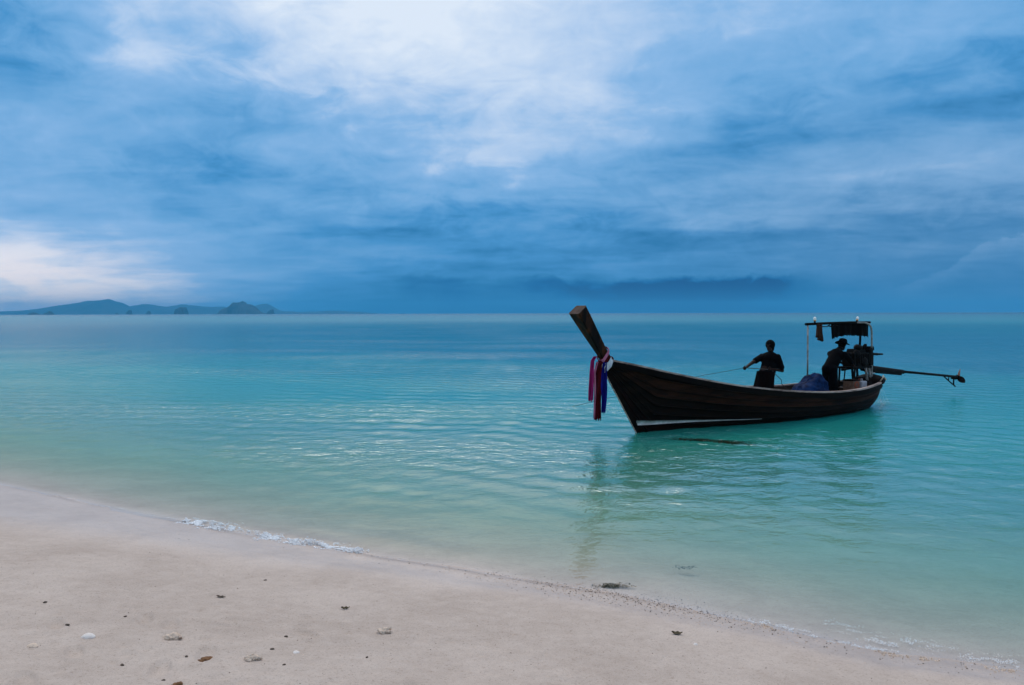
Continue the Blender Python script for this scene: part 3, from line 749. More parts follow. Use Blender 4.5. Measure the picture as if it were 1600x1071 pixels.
# tan box with a round mark
m_tan = textured('tan_painted_metal', (0.22,0.12,0.075), (0.12,0.06,0.035), 6, .6, .3, bump=.2)
m_orng = principled('orange_mark', (0.28,0.06,0.025), .6, .3)
bx_ = in_boat('fuel_box', 1.60, .30, FLOOR); tag(bx_, 'tan metal box with a round orange mark beside the stern worker', 'box')
b1 = MB().box((0,0,.31), (.30,.26,.62)).build('casing', m_tan, bx_, bevel=.012)
MB().tube([(0,.131,.53),(0,.138,.53)], .085, 20).build('round_mark', m_orng, b1); MB().tube([(0,.139,.53),(0,.143,.53)], .045, 16).build('mark_centre', m_tan, b1)
MB().box((0,0,.635), (.32,.28,.03)).build('lid', m_dkrail, bx_, bevel=.006)
# white plastic jerrycan
m_can = textured('milky_plastic', (0.42,0.40,0.42), (0.30,0.29,0.31), 5, .5, .4, bump=.1)
jc = in_boat('jerrycan', 1.27, .33, FLOOR); tag(jc, 'milky white plastic jerrycan standing under the engine stand', 'jerrycan')
MB().box((0,0,.30), (.24,.22,.60)).build('body', m_can, jc, bevel=.03); MB().tube([(.05,0,.60),(.05,0,.65)], .03, 12).build('cap', m_orng, jc)
MB().tube([(-.08,0,.59),(-.08,0,.64),(.0,0,.64),(.0,0,.59)], .012, 8).build('handle', m_can, jc, True)
# hose loop at the stern
m_hose = textured('pale_hose', (0.46,0.38,0.26), (0.30,0.22,0.14), 7, .5, .4, bump=.1)
hp = []
for k in range(25):
    a_ = R(200 - 250*k/24); hp.append((.40*0 + .235*math.cos(a_), .03*math.sin(a_*2), .09*math.sin(a_)+.05))
hl = MB().tube(hp, .017, 8).build('hose_loop', m_hose, None, True); hl.location = boat_pt(.30, .36, .60); hl.rotation_euler = (0,0,BRZ+R(18))
tag(hl, 'pale loop of hose lying on the curved stern rail', 'hose')

# hanging tarp and cloth on the awning ridge
m_cloth = textured('black_awning_cloth', (0.002,0.002,0.0025), (0.005,0.004,0.004), 6, .9, .05, bump=.4)
def drape(name, s0, s1, ztop, zbots, mat, lab, cat, ysh=0.0, sway=.03, nx=40, nz=10, lean=0.0):
    v = []
    for i in range(nx+1):
        q = i/nx; s = s0 + (s1-s0)*q
        zb = np.interp(q, [z[0] for z in zbots], [z[1] for z in zbots]) + .012*math.sin(q*61)+.008*math.sin(q*137)
        for j in range(nz+1):
            r = j/nz
            v.append((s + lean*r*(q-.35), ysh + sway*math.sin(q*17+r*1.5)*(.2+r) + .01*math.sin(q*43), ztop + (zb-ztop)*r))
    n = len(v); v += [(a, b-.006, c) for a, b, c in v]
    m = nz+1; f = []
    for i in range(nx):
        for j in range(nz):
            q = (i*m+j, i*m+j+1, (i+1)*m+j+1, (i+1)*m+j); f += [q, tuple(k+n for k in q[::-1])]
    for i in range(nx): f += [(i*m, (i+1)*m, (i+1)*m+n, i*m+n), (i*m+nz, i*m+nz+n, (i+1)*m+nz+n, (i+1)*m+nz)]
    for j in range(nz): f += [(j, j+n, j+1+n, j+1), (nx*m+j, nx*m+j+1, nx*m+j+1+n, nx*m+j+n)]
    o = mesh_obj(name, [(a-s0, b, c-ztop) for a, b, c in v], f, mat, None)
    o.location = boat_pt(s0, 0, ztop); o.rotation_euler = (0,0,BRZ); tag(o, lab, cat); return o
drape('awning_tarp', 1.93, .27, 2.055, [(0,1.665),(.15,1.70),(.35,1.745),(.55,1.735),(.8,1.72),(1,1.69)], m_cloth, 'black tarp hanging from the awning ridge over the stern', 'tarp', -.045, .025)
drape('hung_cloth', 2.66, 2.40, 2.04, [(0,1.76),(.5,1.66),(.8,1.62),(1,1.72)], textured('dark_red_cloth', (0.020,0.008,0.006), (0.045,0.018,0.010), 6, .85, .15), 'small dark cloth dangling below the front lamp of the awning', 'cloth', .04, .05, 16, 10)

# ------------------------------------------------------------------ ribbons tied round the prow
def ribbon(name, path, width, wdir, mat, lab, seed=0, fold=.6):
    path = [Vector(p) for p in path]; wd = Vector(wdir).normalized(); nrm = Vector((-wd.y, wd.x, 0)); n = 46; m = 9; v = []
    cum = [0]
    for a, b_ in zip(path, path[1:]): cum.append(cum[-1]+(b_-a).length)
    for i in range(n+1):
        d = cum[-1]*i/n; c = Vector([np.interp(d, cum, [p[k] for p in path]) for k in range(3)])
        wv = width*(1 - .12*math.sin(i*.31+seed)) if not hasattr(width, '__len__') else np.interp(i/n, np.linspace(0,1,len(width)), width)
        for j in range(m):
            u = -1+2*j/(m-1)
            off = nrm*(fold*wv*(math.sin(u*4.2+seed+i*.05)*.5 + .25*math.sin(u*9+i*.12+seed)))
            fr2 = Vector((0,0,.03*math.sin(j*2.7+seed)*(1 if i == n else 0)))
            v.append(c + wd*(u*wv*.5) + off + fr2)
    o0 = path[0]; k0 = len(v); v += [p + nrm*.003 for p in v]; f = []
    for i in range(n):
        for j in range(m-1):
            q = (i*m+j, i*m+j+1, (i+1)*m+j+1, (i+1)*m+j); f += [q, tuple(a+k0 for a in q[::-1])]
    o = mesh_obj(name, [p-o0 for p in v], f, mat, None); o.location = boat_pt(*o0); o.rotation_euler = (0,0,BRZ)
    tag(o, lab, 'ribbon', 'ribbons tied round the prow'); return o
def cloth_m(name, a, b): return textured(name, a, b, 9, .9, .05, (3,3,.6), .3)
m_pink = cloth_m('magenta_cloth', (0.36,0.020,0.13), (0.18,0.010,0.07)); m_rred = cloth_m('dark_red_cloth_ribbon', (0.080,0.005,0.008), (0.028,0.002,0.003))
m_blue = cloth_m('royal_blue_cloth', (0.008,0.010,0.19), (0.004,0.005,0.07)); m_wht = cloth_m('white_cloth', (0.62,0.62,0.64), (0.42,0.42,0.46))
m_pale = cloth_m('pale_pink_cloth', (0.52,0.16,0.25), (0.32,0.09,0.14))
D45 = (-.60, .80, 0)     # across the line of sight, so the strips show their breadth
def wrap(c_q, rad_w, th, mat, width, tilt, name, par):
    """a band wound round the prow post"""
    v, f = [], []; c = Vector((9.20,0,1.32)) + ax*c_q; n = 28
    for i in range(n):
        a_ = 2*math.pi*i/n; ca, sa = math.cos(a_), math.sin(a_)
        p = c + pr*(th*math.copysign(abs(ca)**.6, ca)) + Vector((0, rad_w*math.copysign(abs(sa)**.6, sa), 0)) + ax*(tilt*ca + tilt*.4*sa)
        for e, k in ((-.5,1.0),(-.2,1.12),(.2,1.1),(.5,1.0)): v.append(p + ax*(width*e) + (p-c)*(k-1.0)*.6)
    f = [(i*4+j, ((i+1)%n)*4+j, ((i+1)%n)*4+j+1, i*4+j+1) for i in range(n) for j in range(3)]
    o0 = par.matrix_basis.translation if False else None
    return v, f
def wrap_part(ribbon_o, start, *a):
    v, f = wrap(*a, None, None); s0 = Vector(start)
    mesh_obj('wound_band', [p - s0 for p in v], f, a[3], ribbon_o)
p0 = (9.50,-.06,1.50); r1 = ribbon('prow_ribbon', [p0, (9.55,-.08,1.42), (9.60,-.05,1.2), (9.625,-.04,.95), (9.63,-.05,.68)], [.07,.08,.085,.09,.08], D45, m_pink, 'magenta ribbon hanging leftmost from the prow, shorter than the red one', 1)
wrap_part(r1, p0, .27, .085, .135, m_pale, .065, -.05)
p0 = (9.42,.03,1.46); r2 = ribbon('prow_ribbon', [p0, (9.50,.03,1.36), (9.50,.03,1.1), (9.52,.02,.7), (9.53,.03,.33)], [.09,.12,.12,.14,.15], D45, m_rred, 'dark red ribbon, the longest hanging from the prow', 4, .42)
wrap_part(r2, p0, .13, .075, .13, m_rred, .075, .06)
p0 = (9.38,.07,1.40); r3 = ribbon('prow_ribbon', [p0, (9.41,.09,1.25), (9.42,.09,1.0), (9.43,.10,.7), (9.45,.10,.46)], [.07,.11,.12,.09,.07], D45, m_blue, 'royal blue ribbon hanging closest to the hull at the prow', 7)
p0 = (9.22,.09,1.44); r4 = ribbon('prow_ribbon', [p0, (9.28,.10,1.36), (9.36,.085,1.28), (9.42,.06,1.22)], [.12,.13,.12,.08], (.5,.0,.9), m_wht, 'white ribbon wound round the foot of the prow post', 3, .15)
wrap_part(r4, p0, .04, .075, .14, m_wht, .085, .07)
p0 = (9.50,-.01,1.40); ribbon('prow_ribbon', [p0, (9.565,-.01,1.2), (9.565,.0,.9), (9.58,.0,.36)], [.04,.035,.035,.04], D45, m_pale, 'narrow pale pink ribbon between the magenta and the red one', 2)

# ------------------------------------------------------------------ people
m_skin = principled('tanned_skin', (0.022,0.009,0.006), .6, .12); m_hair = textured('black_hair', (0.002,0.002,0.002), (0.004,0.0035,0.003), 30, .8, .05)
m_tee = textured('black_cotton', (0.002,0.002,0.0025), (0.004,0.0035,0.004), 8, .9, .05, bump=.4); m_sar = textured('dark_sarong', (0.002,0.0015,0.0015), (0.006,0.003,0.003), 5, .9, .05, (4,4,1), .4)
m_trs = textured('dark_trousers', (0.002,0.002,0.0025), (0.004,0.004,0.005), 8, .9, .05, bump=.4)
def hand(mb, wrist, fwd, side, curl, sgn):
    fwd = Vector(fwd).normalized(); side = Vector(side); side = (side - fwd*side.dot(fwd)).normalized(); dn = fwd.cross(side)*sgn
    w = Vector(wrist); mb.capsule(w, w+fwd*.05, .024, .030); mb.ball(w+fwd*.055, (.036,.036,.024))
    for k, ln in zip((-1.5,-.5,.5,1.5), (.060,.075,.078,.068)):
        b0 = w + fwd*.082 + side*(k*.019); m1 = b0 + (fwd*math.cos(curl)+dn*math.sin(curl))*ln*.5
        e = m1 + (fwd*math.cos(curl*2.1)+dn*math.sin(curl*2.1))*ln*.5
        mb.capsule(b0-fwd*.03, b0, .011, .010, 8); mb.capsule(b0, m1, .010, .009, 8); mb.capsule(m1, e, .009, .008, 8)
    tb_ = w + fwd*.030 + side*.034; te = tb_ + (fwd*.6+side*.55+dn*.35).normalized()*.04
    mb.capsule(w+fwd*.02, tb_, .015, .013, 8); mb.capsule(tb_, te, .012, .010, 8); mb.capsule(te, te+(fwd*.7+dn*.7)*.03, .010, .009, 8)
def head(mb, c, fwd, up_):
    fwd, up_ = Vector(fwd).normalized(), Vector(up_).normalized(); fwd = (fwd-up_*fwd.dot(up_)).normalized(); sd2 = up_.cross(fwd)
    M = Matrix((fwd, sd2, up_)).transposed(); c = Vector(c)
    P_ = lambda x, y, z: c + M @ Vector((x, y, z))
    mb.ball(c + M @ Vector((-.008,0,.02)), (.096,.076,.100), 16, 12, M); mb.ball(P_(.028,0,-.052), (.062,.056,.064), 14, 10, M)
    mb.capsule(P_(.088,0,.010), P_(.106,0,-.022), .011, .015, 8); mb.ball(P_(.086,0,-.062), (.014,.026,.011), 10, 6, M); mb.ball(P_(.078,0,-.100), (.020,.024,.016), 10, 6, M)
    for s_ in (1,-1):
        mb.ball(P_(-.005, s_*.078, -.008), (.020,.010,.032), 8, 6, M); mb.ball(P_(.083, s_*.030, .026), (.014,.026,.009), 8, 6, M); mb.ball(P_(.080, s_*.031, .008), (.010,.014,.008), 8, 6, M)
    return M, P_
# puller near the middle of the boat: leans back, right arm out along the rope
per = in_boat('person', 4.57, 0, FLOOR); tag(per, 'person in black shirt and long dark sarong leaning back to haul a rope', 'person')
b_ = MB()
hip, chest, neck, hc = Vector((-.09,0,.86)), Vector((-.23,0,1.18)), Vector((-.245,0,1.375)), Vector((-.22,0,1.505))
b_.ball(hip, (.13,.165,.14)).capsule(hip+Vector((0,0,.08)), chest, .135, .150).ball(chest+Vector((0,0,.05)), (.125,.185,.13)).capsule(chest+Vector((0,0,.12)), neck, .075, .055).capsule(neck, hc+Vector((-.01,0,-.04)), .054, .050)
M1, P1 = head(b_, hc, (1,.25,-.10), (-.06,0,1))
for y, kx, fx in ((.11,.10,.20),(-.10,-.02,-.06)):
    kn, an = Vector((kx, y*1.2, .46)), Vector((fx-.02, y*1.3, .07))
    b_.capsule(hip+Vector((0,y*.8,-.02)), kn, .095, .062).capsule(kn, an, .060, .038).capsule(an+Vector((0,0,-.03)), an+Vector((.15,0,-.042)), .036, .026)
shR, elR, wrR = Vector((-.20,-.19,1.26)), Vector((.20,-.17,1.13)), Vector((.54,-.06,1.05))
b_.capsule(shR, elR, .056, .043).capsule(elR, wrR, .042, .027); hand(b_, wrR, (1,.10,-.10), (0,0,1), .95, -1)
shL, elL, wrL = Vector((-.24,.19,1.26)), Vector((-.33,.245,.97)), Vector((-.08,.15,1.00))
b_.capsule(shL, elL, .056, .043).capsule(elL, wrL, .042, .027); hand(b_, wrL, (1,-.35,.05), (0,0,1), .95, -1)
b_.remesh('body', m_skin, .0085, per, 3)
s_ = MB(); s_.capsule(hip+Vector((-.01,0,-.05)), chest+Vector((-.01,0,0)), .185, .182).ball(chest+Vector((0,0,.05)), (.165,.225,.15)).ball(hip+Vector((0,0,.02)), (.165,.20,.15)).capsule(chest+Vector((0,0,.1)), neck+Vector((0,0,-.04)), .10, .075)
s_.capsule(shR, shR.lerp(elR,.62), .078, .072).capsule(shL, shL.lerp(elL,.75), .080, .078)
s_.remesh('shirt', m_tee, .016, per, 4)
v, f = [], []
for i in range(25):
    q = i/24; z = .95 - .86*q; cx_ = -.09 + .17*q; rx = .180 + .12*q**1.1; ry = .195 + .05*q
    for k in range(64):
        a_ = 2*math.pi*k/64; fo = 1 + .07*q*math.sin(a_*7+q*2) + .04*q*math.sin(a_*11+1)
        v.append((cx_ + rx*fo*math.cos(a_)*(1.12 if math.cos(a_) > 0 else .95), ry*fo*math.sin(a_), z))
f = [(i*64+k, i*64+(k+1)%64, (i+1)*64+(k+1)%64, (i+1)*64+k) for i in range(24) for k in range(64)]
mesh_obj('sarong', v, f, m_sar, per)
h_ = MB().ball(P1(-.022,0,.030), (.116,.104,.112), 16, 12, M1).ball(P1(-.062,0,-.045), (.062,.080,.090), 14, 10, M1).ball(P1(-.065,0,-.10), (.045,.065,.06), 12, 8, M1)
h_.remesh('hair', m_hair, .012, per, 3)
# stern worker: bent at the waist over the engine, brimmed hat
per2 = in_boat('person', 2.05, .02, FLOOR); tag(per2, 'person in a brimmed hat bending forward over the engine at the stern', 'person')
b_ = MB()
hip, chest, neck, hc = Vector((.02,0,.90)), Vector((-.26,0,1.22)), Vector((-.40,0,1.375)), Vector((-.50,0,1.455))
b_.ball(hip, (.14,.165,.13)).capsule(hip, chest, .140, .150).ball(chest, (.14,.185,.13)).capsule(chest, neck, .085, .056).capsule(neck, hc, .055, .050)
M2, P2 = head(b_, hc, (-1,.05,-.32), (-.28,0,1))
for y, x in ((.10,.03),(-.10,-.04)):
    kn, an = Vector((x-.02, y*1.15, .47)), Vector((x+.02, y*1.2, .07))
    b_.capsule(hip+Vector((0,y*.8,-.02)), kn, .098, .064).capsule(kn, an, .060, .038).capsule(an+Vector((0,0,-.03)), an+Vector((-.15,0,-.042)), .036, .026)
for y, el_, wr_ in ((.19,(-.52,.24,1.05),(-.70,.17,.955)),(-.19,(-.50,-.22,1.07),(-.70,-.14,1.02))):
    sh = Vector((-.30,y,1.24)); b_.capsule(sh, el_, .057, .044).capsule(el_, wr_, .043, .028)
    hand(b_, wr_, (-1,-y*.8,-.25), (0,1 if y > 0 else -1,.2), .7, 1 if y > 0 else -1)
b_.remesh('body', m_skin, .0085, per2, 3)
s_ = MB(); s_.capsule(hip+Vector((0,0,.02)), chest, .168, .172).ball(chest, (.165,.212,.15)).capsule(chest, neck+Vector((.02,0,-.02)), .11, .078)
for y, el_ in ((.19,(-.52,.24,1.05)),(-.19,(-.50,-.22,1.07))): s_.capsule((-.30,y,1.24), Vector((-.30,y,1.24)).lerp(Vector(el_),.95), .080, .066)
s_.remesh('shirt', m_tee, .016, per2, 4)
s_ = MB(); s_.ball(hip, (.170,.195,.155))
for y, x in ((.10,.03),(-.10,-.04)): s_.capsule(hip+Vector((0,y*.8,-.02)), (x-.01,y*1.15,.47), .122, .102).capsule((x-.01,y*1.15,.47), (x+.02,y*1.2,.11), .100, .092)
s_.remesh('trousers', m_trs, .016, per2, 4)
v, f = [], []   # hat: crown and drooping brim
prof = [(.0,.135),(.05,.133),(.082,.118),(.096,.08),(.102,.045),(.106,.035),(.165,.022),(.172,.016),(.165,.012),(.104,.022)]
for r_, z_ in prof:
    for k in range(32):
        a_ = 2*math.pi*k/32; br = (1 + .10*math.sin(a_*2+.6))
        v.append(P2(r_*math.cos(a_)*(1.08), r_*math.sin(a_), z_ + (.018*math.sin(a_*2+1) if r_ > .12 else 0) + .028))
f = [(i*32+k, (i+1)*32+k, (i+1)*32+(k+1)%32, i*32+(k+1)%32) for i in range(len(prof)-1) for k in range(32)]
mesh_obj('hat', v, f, m_trs, per2)
MB().ball(P2(-.025,0,-.005), (.095,.086,.08), 14, 10, M2).remesh('hair', m_hair, .012, per2, 2)

# ------------------------------------------------------------------ ropes
m_rope = textured('grey_rope', (0.10,0.09,0.08), (0.05,0.045,0.04), 60, .9, .1)
def rope(pts, r, lab, sag=0.0):
    P_ = [boat_pt(*p) for p in pts]; fine = []
    for a, c in zip(P_, P_[1:]):
        for k in range(12):
            q = k/12; p = a.lerp(c, q); p.z -= sag*(c-a).length*4*q*(1-q); fine.append(p)
    fine.append(P_[-1]); o0 = fine[0].copy()
    o = MB().tube([p-o0 for p in fine], r, 6).build('rope', m_rope, None, True); o.location = o0; tag(o, lab, 'rope'); return o
rope([(5.22,-.03,1.11),(5.55,-.85,.925),(6.55,-4.55,-.08)], .005, 'taut anchor rope running from the hauling hands past the prow into the sea', .004)
rope([(5.17,-.04,1.115),(4.75,.08,1.08),(4.54,.16,1.06)], .009, 'short length of rope between the two hands of the hauling person', .01)
rope([(4.50,.16,1.05),(4.25,.24,.82),(4.05,.10,.72),(3.75,.0,.60),(3.62,.05,.53)], .007, 'slack rope falling behind the hauling person towards the blue bundle', .02)

# ------------------------------------------------------------------ cooling water falling at the stern
m_spray = principled('falling_water', (0.75,0.82,0.84), .12, .6); m_spray.node_tree.nodes['Principled BSDF'].inputs['Transmission Weight'].default_value = .75
m_spray.node_tree.nodes['Principled BSDF'].inputs['IOR'].default_value = 1.33
sp_ = MB()
for k in range(9):
    x0 = -.02 - .05*k*.6; vx = -.25 - .08*k; pts = []
    for i in range(9):
        tq = i/8*.29; pts.append((x0 + vx*tq*1.1, .02*math.sin(k*2.1) + .05*math.sin(k)*tq*4, .42 - .03*k*.3 - 4.9*tq*tq))
    if k in (0,2,4,6,8): sp_.tube(pts, [.004+.003*math.sin(i*1.7+k)**2 for i in range(9)], 6)
for k in range(120):
    a_ = random.random(); s0 = random.gauss(-.20,.20) if a_ < .6 else random.uniform(-.3, 1.2)
    o0 = random.gauss(.0,.10) if a_ < .6 else .72*min(1, max(0.1,(s0+.35)/1.5))+random.uniform(0,.08)
    sp_.ball((s0, o0, random.random()**2*.10), random.uniform(.004,.012), 6, 5)
so_ = sp_.build('water_spray', m_spray, None, True); so_.location = boat_pt(0,0,0); so_.rotation_euler = (0,0,BRZ)
tag(so_, 'thin jets and drops of cooling water falling at the stern', 'water spray', kind='stuff')

# ------------------------------------------------------------------ what the sea left on the sand
m_coral = textured('bleached_coral', (0.80,0.62,0.48), (0.22,0.13,0.09), 22, .95, .05, bump=.9, bdist=.02, lo=.48, hi=.70)
m_shellw = textured('white_shell', (0.85,0.77,0.70), (0.62,0.52,0.45), 12, .6, .2, bump=.3)
m_bcoral = textured('brown_sponge', (0.26,0.13,0.06), (0.12,0.06,0.03), 20, .9, .2, bump=.9, bdist=.02)
m_peb = textured('dark_pebble', (0.06,0.045,0.034), (0.16,0.12,0.09), 20, .8, .15, bump=.4)
m_leaf = textured('dead_leaf', (0.075,0.055,0.020), (0.028,0.020,0.009), 18, .7, .3, bump=.5)
m_weed = textured('grey_green_weed', (0.060,0.066,0.040), (0.125,0.120,0.085), 16, .8, .2, bump=.5)
m_ushadow = textured('underwater_shadow_brown', (0.016,0.018,0.007), (0.035,0.030,0.012), 6, .9, .05)  # shade colour for the strands that paint an underwater shadow
def put(o, x, y, lift=0.0, rz=0.0, tilt=0.0):
    o.location = (x, y, float(sand_z(x, y)) + lift); o.rotation_euler = (tilt, 0, rz)
def lump(name, dims, mat, seed, rough=.35, pits=0.0, seg=36, ring=20):
    v, f = [], []
    for i in range(ring+1):
        th = math.pi*i/ring
        for k in range(seg):
            a_ = 2*math.pi*k/seg; d = (math.sin(th)*math.cos(a_), math.sin(th)*math.sin(a_), math.cos(th))
            n_ = float(fbm(np.array(d[0]*1.6+seed*3.3+d[2]), np.array(d[1]*1.6-seed+d[2]*.7), seed, 4))
            n2_ = float(vnoise(np.array(d[0]*6+seed), np.array(d[1]*6+d[2]*5), seed+5))
            r = 1 + rough*n_ - pits*max(0.0, n2_)
            v.append((d[0]*dims[0]*r, d[1]*dims[1]*r, d[2]*dims[2]*r))
    f = [(i*seg+k, (i+1)*seg+k, (i+1)*seg+(k+1)%seg, i*seg+(k+1)%seg) for i in range(ring) for k in range(seg)]
    return mesh_obj(name, v, f, mat, None)
def coral(x, y, dims, seed, lab, mat=None, rz=0.0):
    o = lump('coral_piece', dims, mat or m_coral, seed, .75, .55); put(o, x, y, dims[2]*.22, rz, .1); tag(o, lab, 'coral', 'coral pieces on the dry sand')
coral(-2.11, 5.22, (.062,.034,.024), 3, 'oblong bleached coral piece with a dark underside, largest on the left sand', rz=-.25)
coral(-.85, 5.57, (.048,.032,.026), 8, 'knobbly white coral piece alone in the middle of the beach', rz=.3)
coral(-1.51, 4.88, (.046,.030,.022), 14, 'pale coral piece just right of the brown sponge', rz=.1)
coral(-1.77, 4.89, (.056,.034,.012), 19, 'flat brown sponge piece half sunk in a hollow of sand', m_bcoral, .4)
coral(-1.78, 4.46, (.030,.022,.014), 22, 'small brown piece at the bottom edge of the beach', m_bcoral, 1.0)
def shell(x, y, L_, W2, H_, rz, lab, mat, seed):
    v, f = [], []; n, m = 16, 14
    for i in range(n+1):
        q = i/n
        for j in range(m+1):
            a_ = math.pi*j/m; w = W2*math.sin(math.pi*min(1, .04+q*.93))**.7
            rib = 1 + .05*math.sin(j*2.6)
            v.append((L_*(q-.5), w*math.cos(a_), H_*math.sin(a_)*math.sin(math.pi*(.08+.86*q))*rib))
    b0 = len(v); v += [(a*.94, b_*.9, c*.86-.001) for a, b_, c in v]
    for i in range(n):
        for j in range(m):
            q = (i*(m+1)+j, (i+1)*(m+1)+j, (i+1)*(m+1)+j+1, i*(m+1)+j+1); f += [q, tuple(k+b0 for k in q[::-1])]
    o = mesh_obj('seashell', v, f, mat, None); put(o, x, y, -.002, rz, .12); tag(o, lab, 'seashell', 'seashells on the sand')
shell(-2.62, 5.20, .085, .035, .026, .2, 'white flat seashell left of the largest coral piece', m_shellw, 1)
shell(-2.84, 4.98, .070, .028, .018, -.2, 'greyish seashell nearest the left edge of the beach', m_coral, 2)
shell(1.22, 5.62, .030, .016, .014, .7, 'tiny white seashell below the brown leaf on the right', m_shellw, 3)
shell(-1.30, 5.06, .045, .022, .014, 1.1, 'small pale seashell in the middle foreground beside dark pebbles', m_shellw, 4)
def leaf(x, y, L_, W2, rz, lab, mat, curl=.3):
    v, f = [], []; n, m = 14, 6
    for i in range(n+1):
        q = i/n; w = W2*math.sin(math.pi*(.02+.96*q))**.8*(1-.25*q)
        for j in range(m+1):
            u = -1+2*j/m; v.append((L_*(q-.5), w*u, .004 + curl*L_*(q-.5)**2*.9 + .22*w*u*u + .003*math.sin(q*14+j)))
    b0 = len(v); v += [(a, b_, c-.0015) for a, b_, c in v]
    for i in range(n):
        for j in range(m):
            q = (i*(m+1)+j, (i+1)*(m+1)+j, (i+1)*(m+1)+j+1, i*(m+1)+j+1); f += [q, tuple(k+b0 for k in q[::-1])]
    o = mesh_obj('dead_leaf', v, f, mat, None); put(o, x, y, .003, rz, .1); tag(o, lab, 'leaf', 'dead leaves on the sand')
leaf(-1.21, 6.10, .062, .018, .1, 'dark curled dead leaf above the white coral piece', m_leaf, .6)
leaf(1.14, 5.85, .075, .024, -.15, 'brown dead leaf alone on the right part of the beach', m_leaf, .7)
leaf(-2.17, 6.28, .075, .016, -.25, 'greyish dead leaf on the damp sand at the left', m_peb, .4)
for i, (x, y, r, lab) in enumerate([(-1.45,5.08,.014,'black pebble between the brown sponge and the white coral'), (-.88,5.08,.012,'black pebble farthest right in the middle foreground'),
        (-1.44,5.36,.016,'brownish pebble nearest above the black ones in the middle foreground'), (-1.31,4.82,.012,'dark pebble close to the bottom edge right of the pale coral'),
        (-1.90,4.90,.013,'dark pebble touching distance left of the brown sponge'), (-1.88,4.53,.012,'dark pebble near the bottom edge left of the small brown piece'),
        (-3.28,5.92,.018,'greyish pebble farthest up the left side of the beach'), (-2.86,5.42,.016,'dark pebble among small dents at the left'),
        (-2.60,5.66,.013,'small brown pebble above the white flat shell'), (-2.20,4.74,.015,'dark pebble below the white flat shell'), (-2.02,6.9,.014,'tiny dark pebble near the foam line')]):
    r *= .62
    o = lump('pebble', (r*1.5, r, r*.6), m_peb, 40+i, .5, .1, 16, 10); put(o, x, y, r*.3, i*1.3); tag(o, lab, 'pebble', 'pebbles on the dry sand')

# crumbs of shell and coral scattered on the beach and banked along the swash line
def crumbs(name, spots, mat, lab):
    v, f = [], []
    base = [(1,0,-.3),(-.5,.86,-.3),(-.5,-.86,-.3),(.2,.1,.8),(-.6,.3,.5),(.3,-.7,.4)]
    fc = [(0,2,1),(0,1,3),(1,4,3),(1,2,4),(2,5,4),(0,5,2),(0,3,5),(3,4,5)]
    for (x, y, r) in spots:
        a_ = random.random()*6.28; z = float(sand_z(x, y)); b0 = len(v); c, q = math.cos(a_), math.sin(a_)
        k = [random.uniform(.6,1.4) for _ in range(3)]
        for p in base:
            p = (p[0]*k[0], p[1]*k[1], p[2]*k[2]*.7); v.append((x+(p[0]*c-p[1]*q)*r, y+(p[0]*q+p[1]*c)*r, z+p[2]*r+.2*r))
        f += [tuple(i+b0 for i in g) for g in fc]
    tag(mesh_obj(name, v, f, mat, None, False), lab, 'shell grit', kind='stuff')
def shore_xy(t_, s_):
    s_ = s_ + np.interp(t_, SH_T, SH_S); return (t_*NY + s_*NX, -t_*NX + s_*NY)
spots, spots2 = [], []
for _ in range(1500):
    t_ = random.gauss(-2.6, .75); s_ = random.gauss(-.05, .13); (spots if random.random() < .6 else spots2).append((*shore_xy(t_, s_), random.uniform(.0025,.007)))
for _ in range(420):
    t_ = random.uniform(-5.5, 1.0); s_ = random.gauss(-.06, .10); (spots if random.random() < .6 else spots2).append((*shore_xy(t_, s_), random.uniform(.002,.007)))
for ct in (-1.62, -.74, -.55, -.10):
    for _ in range(26): spots.append((*shore_xy(random.gauss(ct,.05), random.gauss(-.02,.03)), random.uniform(.006,.014)))
for _ in range(520):
    t_ = random.uniform(-9, 0); s_ = -abs(random.gauss(1.9, 1.0)); (spots2 if random.random() < .6 else spots).append((*shore_xy(t_, s_), random.uniform(.0018,.0048)))
crumbs('shell_grit', spots, m_coral, 'pale shell and coral grit along the waterline'); crumbs('shell_grit', spots2, m_peb, 'dark bits scattered over the sand and along the waterline')

# weed clump in the shallows, a drifting bit, and dark strands painting an underwater shadow by the bow
def weed(x, y, spread, n_, ln, lab, seed, z0=None, mat=None, ry=None):
    rr = random.Random(seed); v, f = [], []
    for k in range(n_):
        bx0, by0 = rr.gauss(0, spread), rr.gauss(0, (ry or spread*.45)); a_ = rr.gauss(.1, .9); zz_ = rr.uniform(.0, .012); b0 = len(v); L_ = ln*rr.uniform(.5, 1.3); lift = rr.uniform(.1, .5)*(1.0 if ln < .3 else .12)
        for i in range(6):
            q = i/5; w = .006*(1-q*.7)*(ln/.08)**.5; aa = a_ + .5*math.sin(q*4+k)
            cx2, cy2 = bx0 + L_*q*math.cos(aa), by0 + L_*q*math.sin(aa)*.6; cz = zz_ + lift*L_*q*(1-q)*1.6
            v += [(cx2 - w*math.sin(aa), cy2 + w*math.cos(aa), cz), (cx2 + w*math.sin(aa), cy2 - w*math.cos(aa), cz+.002)]
        f += [(b0+2*i, b0+2*i+1, b0+2*i+3, b0+2*i+2) for i in range(5)]
    o = mesh_obj('seaweed', v, f, mat or m_weed, None); put(o, x, y, .004)
    if z0 is not None: o.location.z = z0
    tag(o, lab, 'seaweed', 'bits of seaweed at the shore'); return o
weed(.84, 7.13, .07, 170, .05, 'grey green seaweed clump at the edge of the water', 5)
weed(1.57, 7.71, .05, 40, .06, 'dark seaweed scrap in the shallows right of the grey clump', 6, -.035, m_weed, .02)
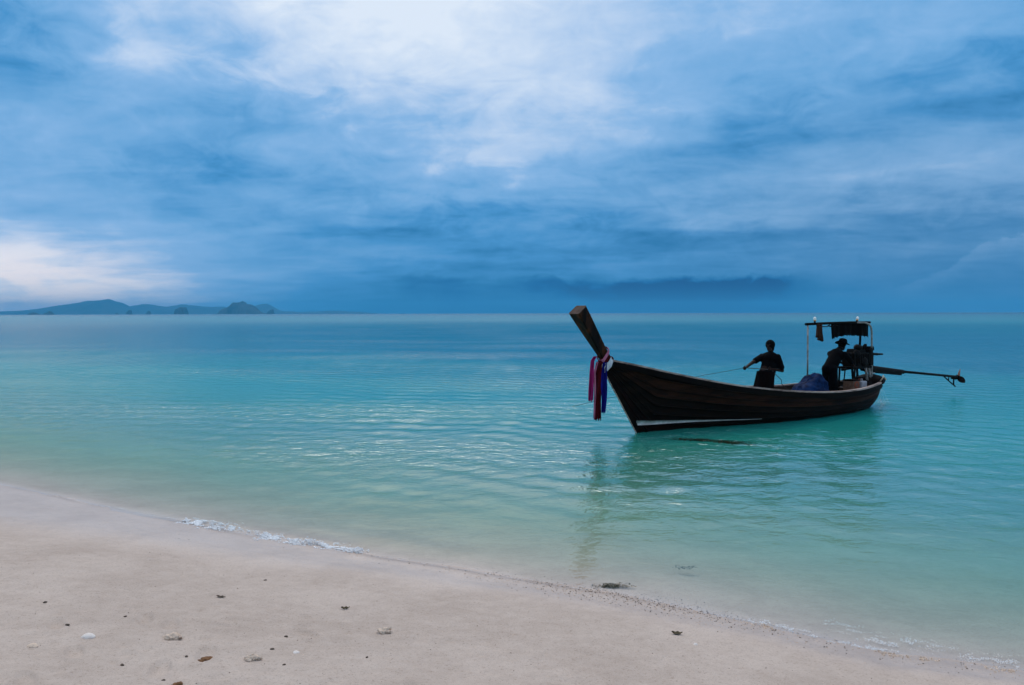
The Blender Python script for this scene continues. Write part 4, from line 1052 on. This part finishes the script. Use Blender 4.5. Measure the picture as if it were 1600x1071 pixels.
for i, (x, y, lab) in enumerate([(3.35,15.35,'dark brown streak of strands painting an underwater shadow below the bow'), (3.95,15.0,'dark streak of strands painting an underwater shadow just right of the first one')]):
    w_ = weed(x, y, .26, 90, .35, lab, 11+i, -.006, m_ushadow, .05); w_.rotation_euler = (0, 0, -.25)  # dark strands put in as the shadow under the water

# ------------------------------------------------------------------ foam
m_foam = principled('sea_foam', (0.88,0.87,0.86), .5, .3)
def foam(name, n_, tr_, prof_s, width, rmin, rmax, lab, seed, zfun):
    rr = random.Random(seed); v, f = [], []
    t_ = 1.618/2; ico = [(-1,1.618,0),(1,1.618,0),(-1,-1.618,0),(1,-1.618,0),(0,-1,1.618),(0,1,1.618),(0,-1,-1.618),(0,1,-1.618),(1.618,0,-1),(1.618,0,1),(-1.618,0,-1),(-1.618,0,1)]
    icf = [(0,11,5),(0,5,1),(0,1,7),(0,7,10),(0,10,11),(1,5,9),(5,11,4),(11,10,2),(10,7,6),(7,1,8),(3,9,4),(3,4,2),(3,2,6),(3,6,8),(3,8,9),(4,9,5),(2,4,11),(6,2,10),(8,6,7),(9,8,1)]
    c = 0
    while c < n_:
        tq = rr.uniform(*tr_); den = float(fbm(np.array(tq*2.3+seed), np.array(seed*1.7), seed, 3)) + .55
        s_ = prof_s(tq) + rr.gauss(0, 1)*width*(.4+.8*den)
        lace = float(vnoise(np.array(tq*16.0), np.array(s_*24.0), seed+9)) + .6*float(vnoise(np.array(tq*37.0), np.array(s_*48.0), seed+19))
        if rr.random() > den*1.3 or lace < .02: continue
        c += 1; r = rmin + (rmax-rmin)*rr.random()**2.2; x, y = shore_xy(tq, s_)
        z = max(float(sand_z(x, y, False)), 0.0) + zfun(tq, s_)*rr.random()**1.5 + r*.25; b0 = len(v); k = r/1.9
        v += [(x+p[0]*k, y+p[1]*k, z+p[2]*k*.75) for p in ico]; f += [tuple(i+b0 for i in g) for g in icf]
    tag(mesh_obj(name, v, f, m_foam, None), lab, 'foam', kind='stuff')
foam('foam', 5200, (-8.0,-5.40), lambda q: .05 + .03*math.sin(q*5.1), .062, .0025, .010, 'white foam of a small wave breaking on the sand at the left', 3, lambda q, s_: .030*math.exp(-((s_-.05)/.07)**2)*(1+.8*math.sin(q*9)))
foam('foam', 1100, (-1.75,-.70), lambda q: .03 + .03*math.sin(q*7) + .015*math.sin(q*23), .034, .0012, .0042, 'thin white foam edge at the waterline on the right', 12, lambda q, s_: .004)
foam('foam', 2000, (-1.25,.0), lambda q: .22 + .06*math.sin(q*9) - .1*(q+.6), .085, .0012, .0036, 'lacy foam patches adrift just off the right waterline', 17, lambda q, s_: .002)
foam('foam', 1500, (-11,-1.75), lambda q: .0 + .02*math.sin(q*6), .012, .001, .0032, 'fine line of bubbles along the middle of the waterline', 23, lambda q, s_: .001)
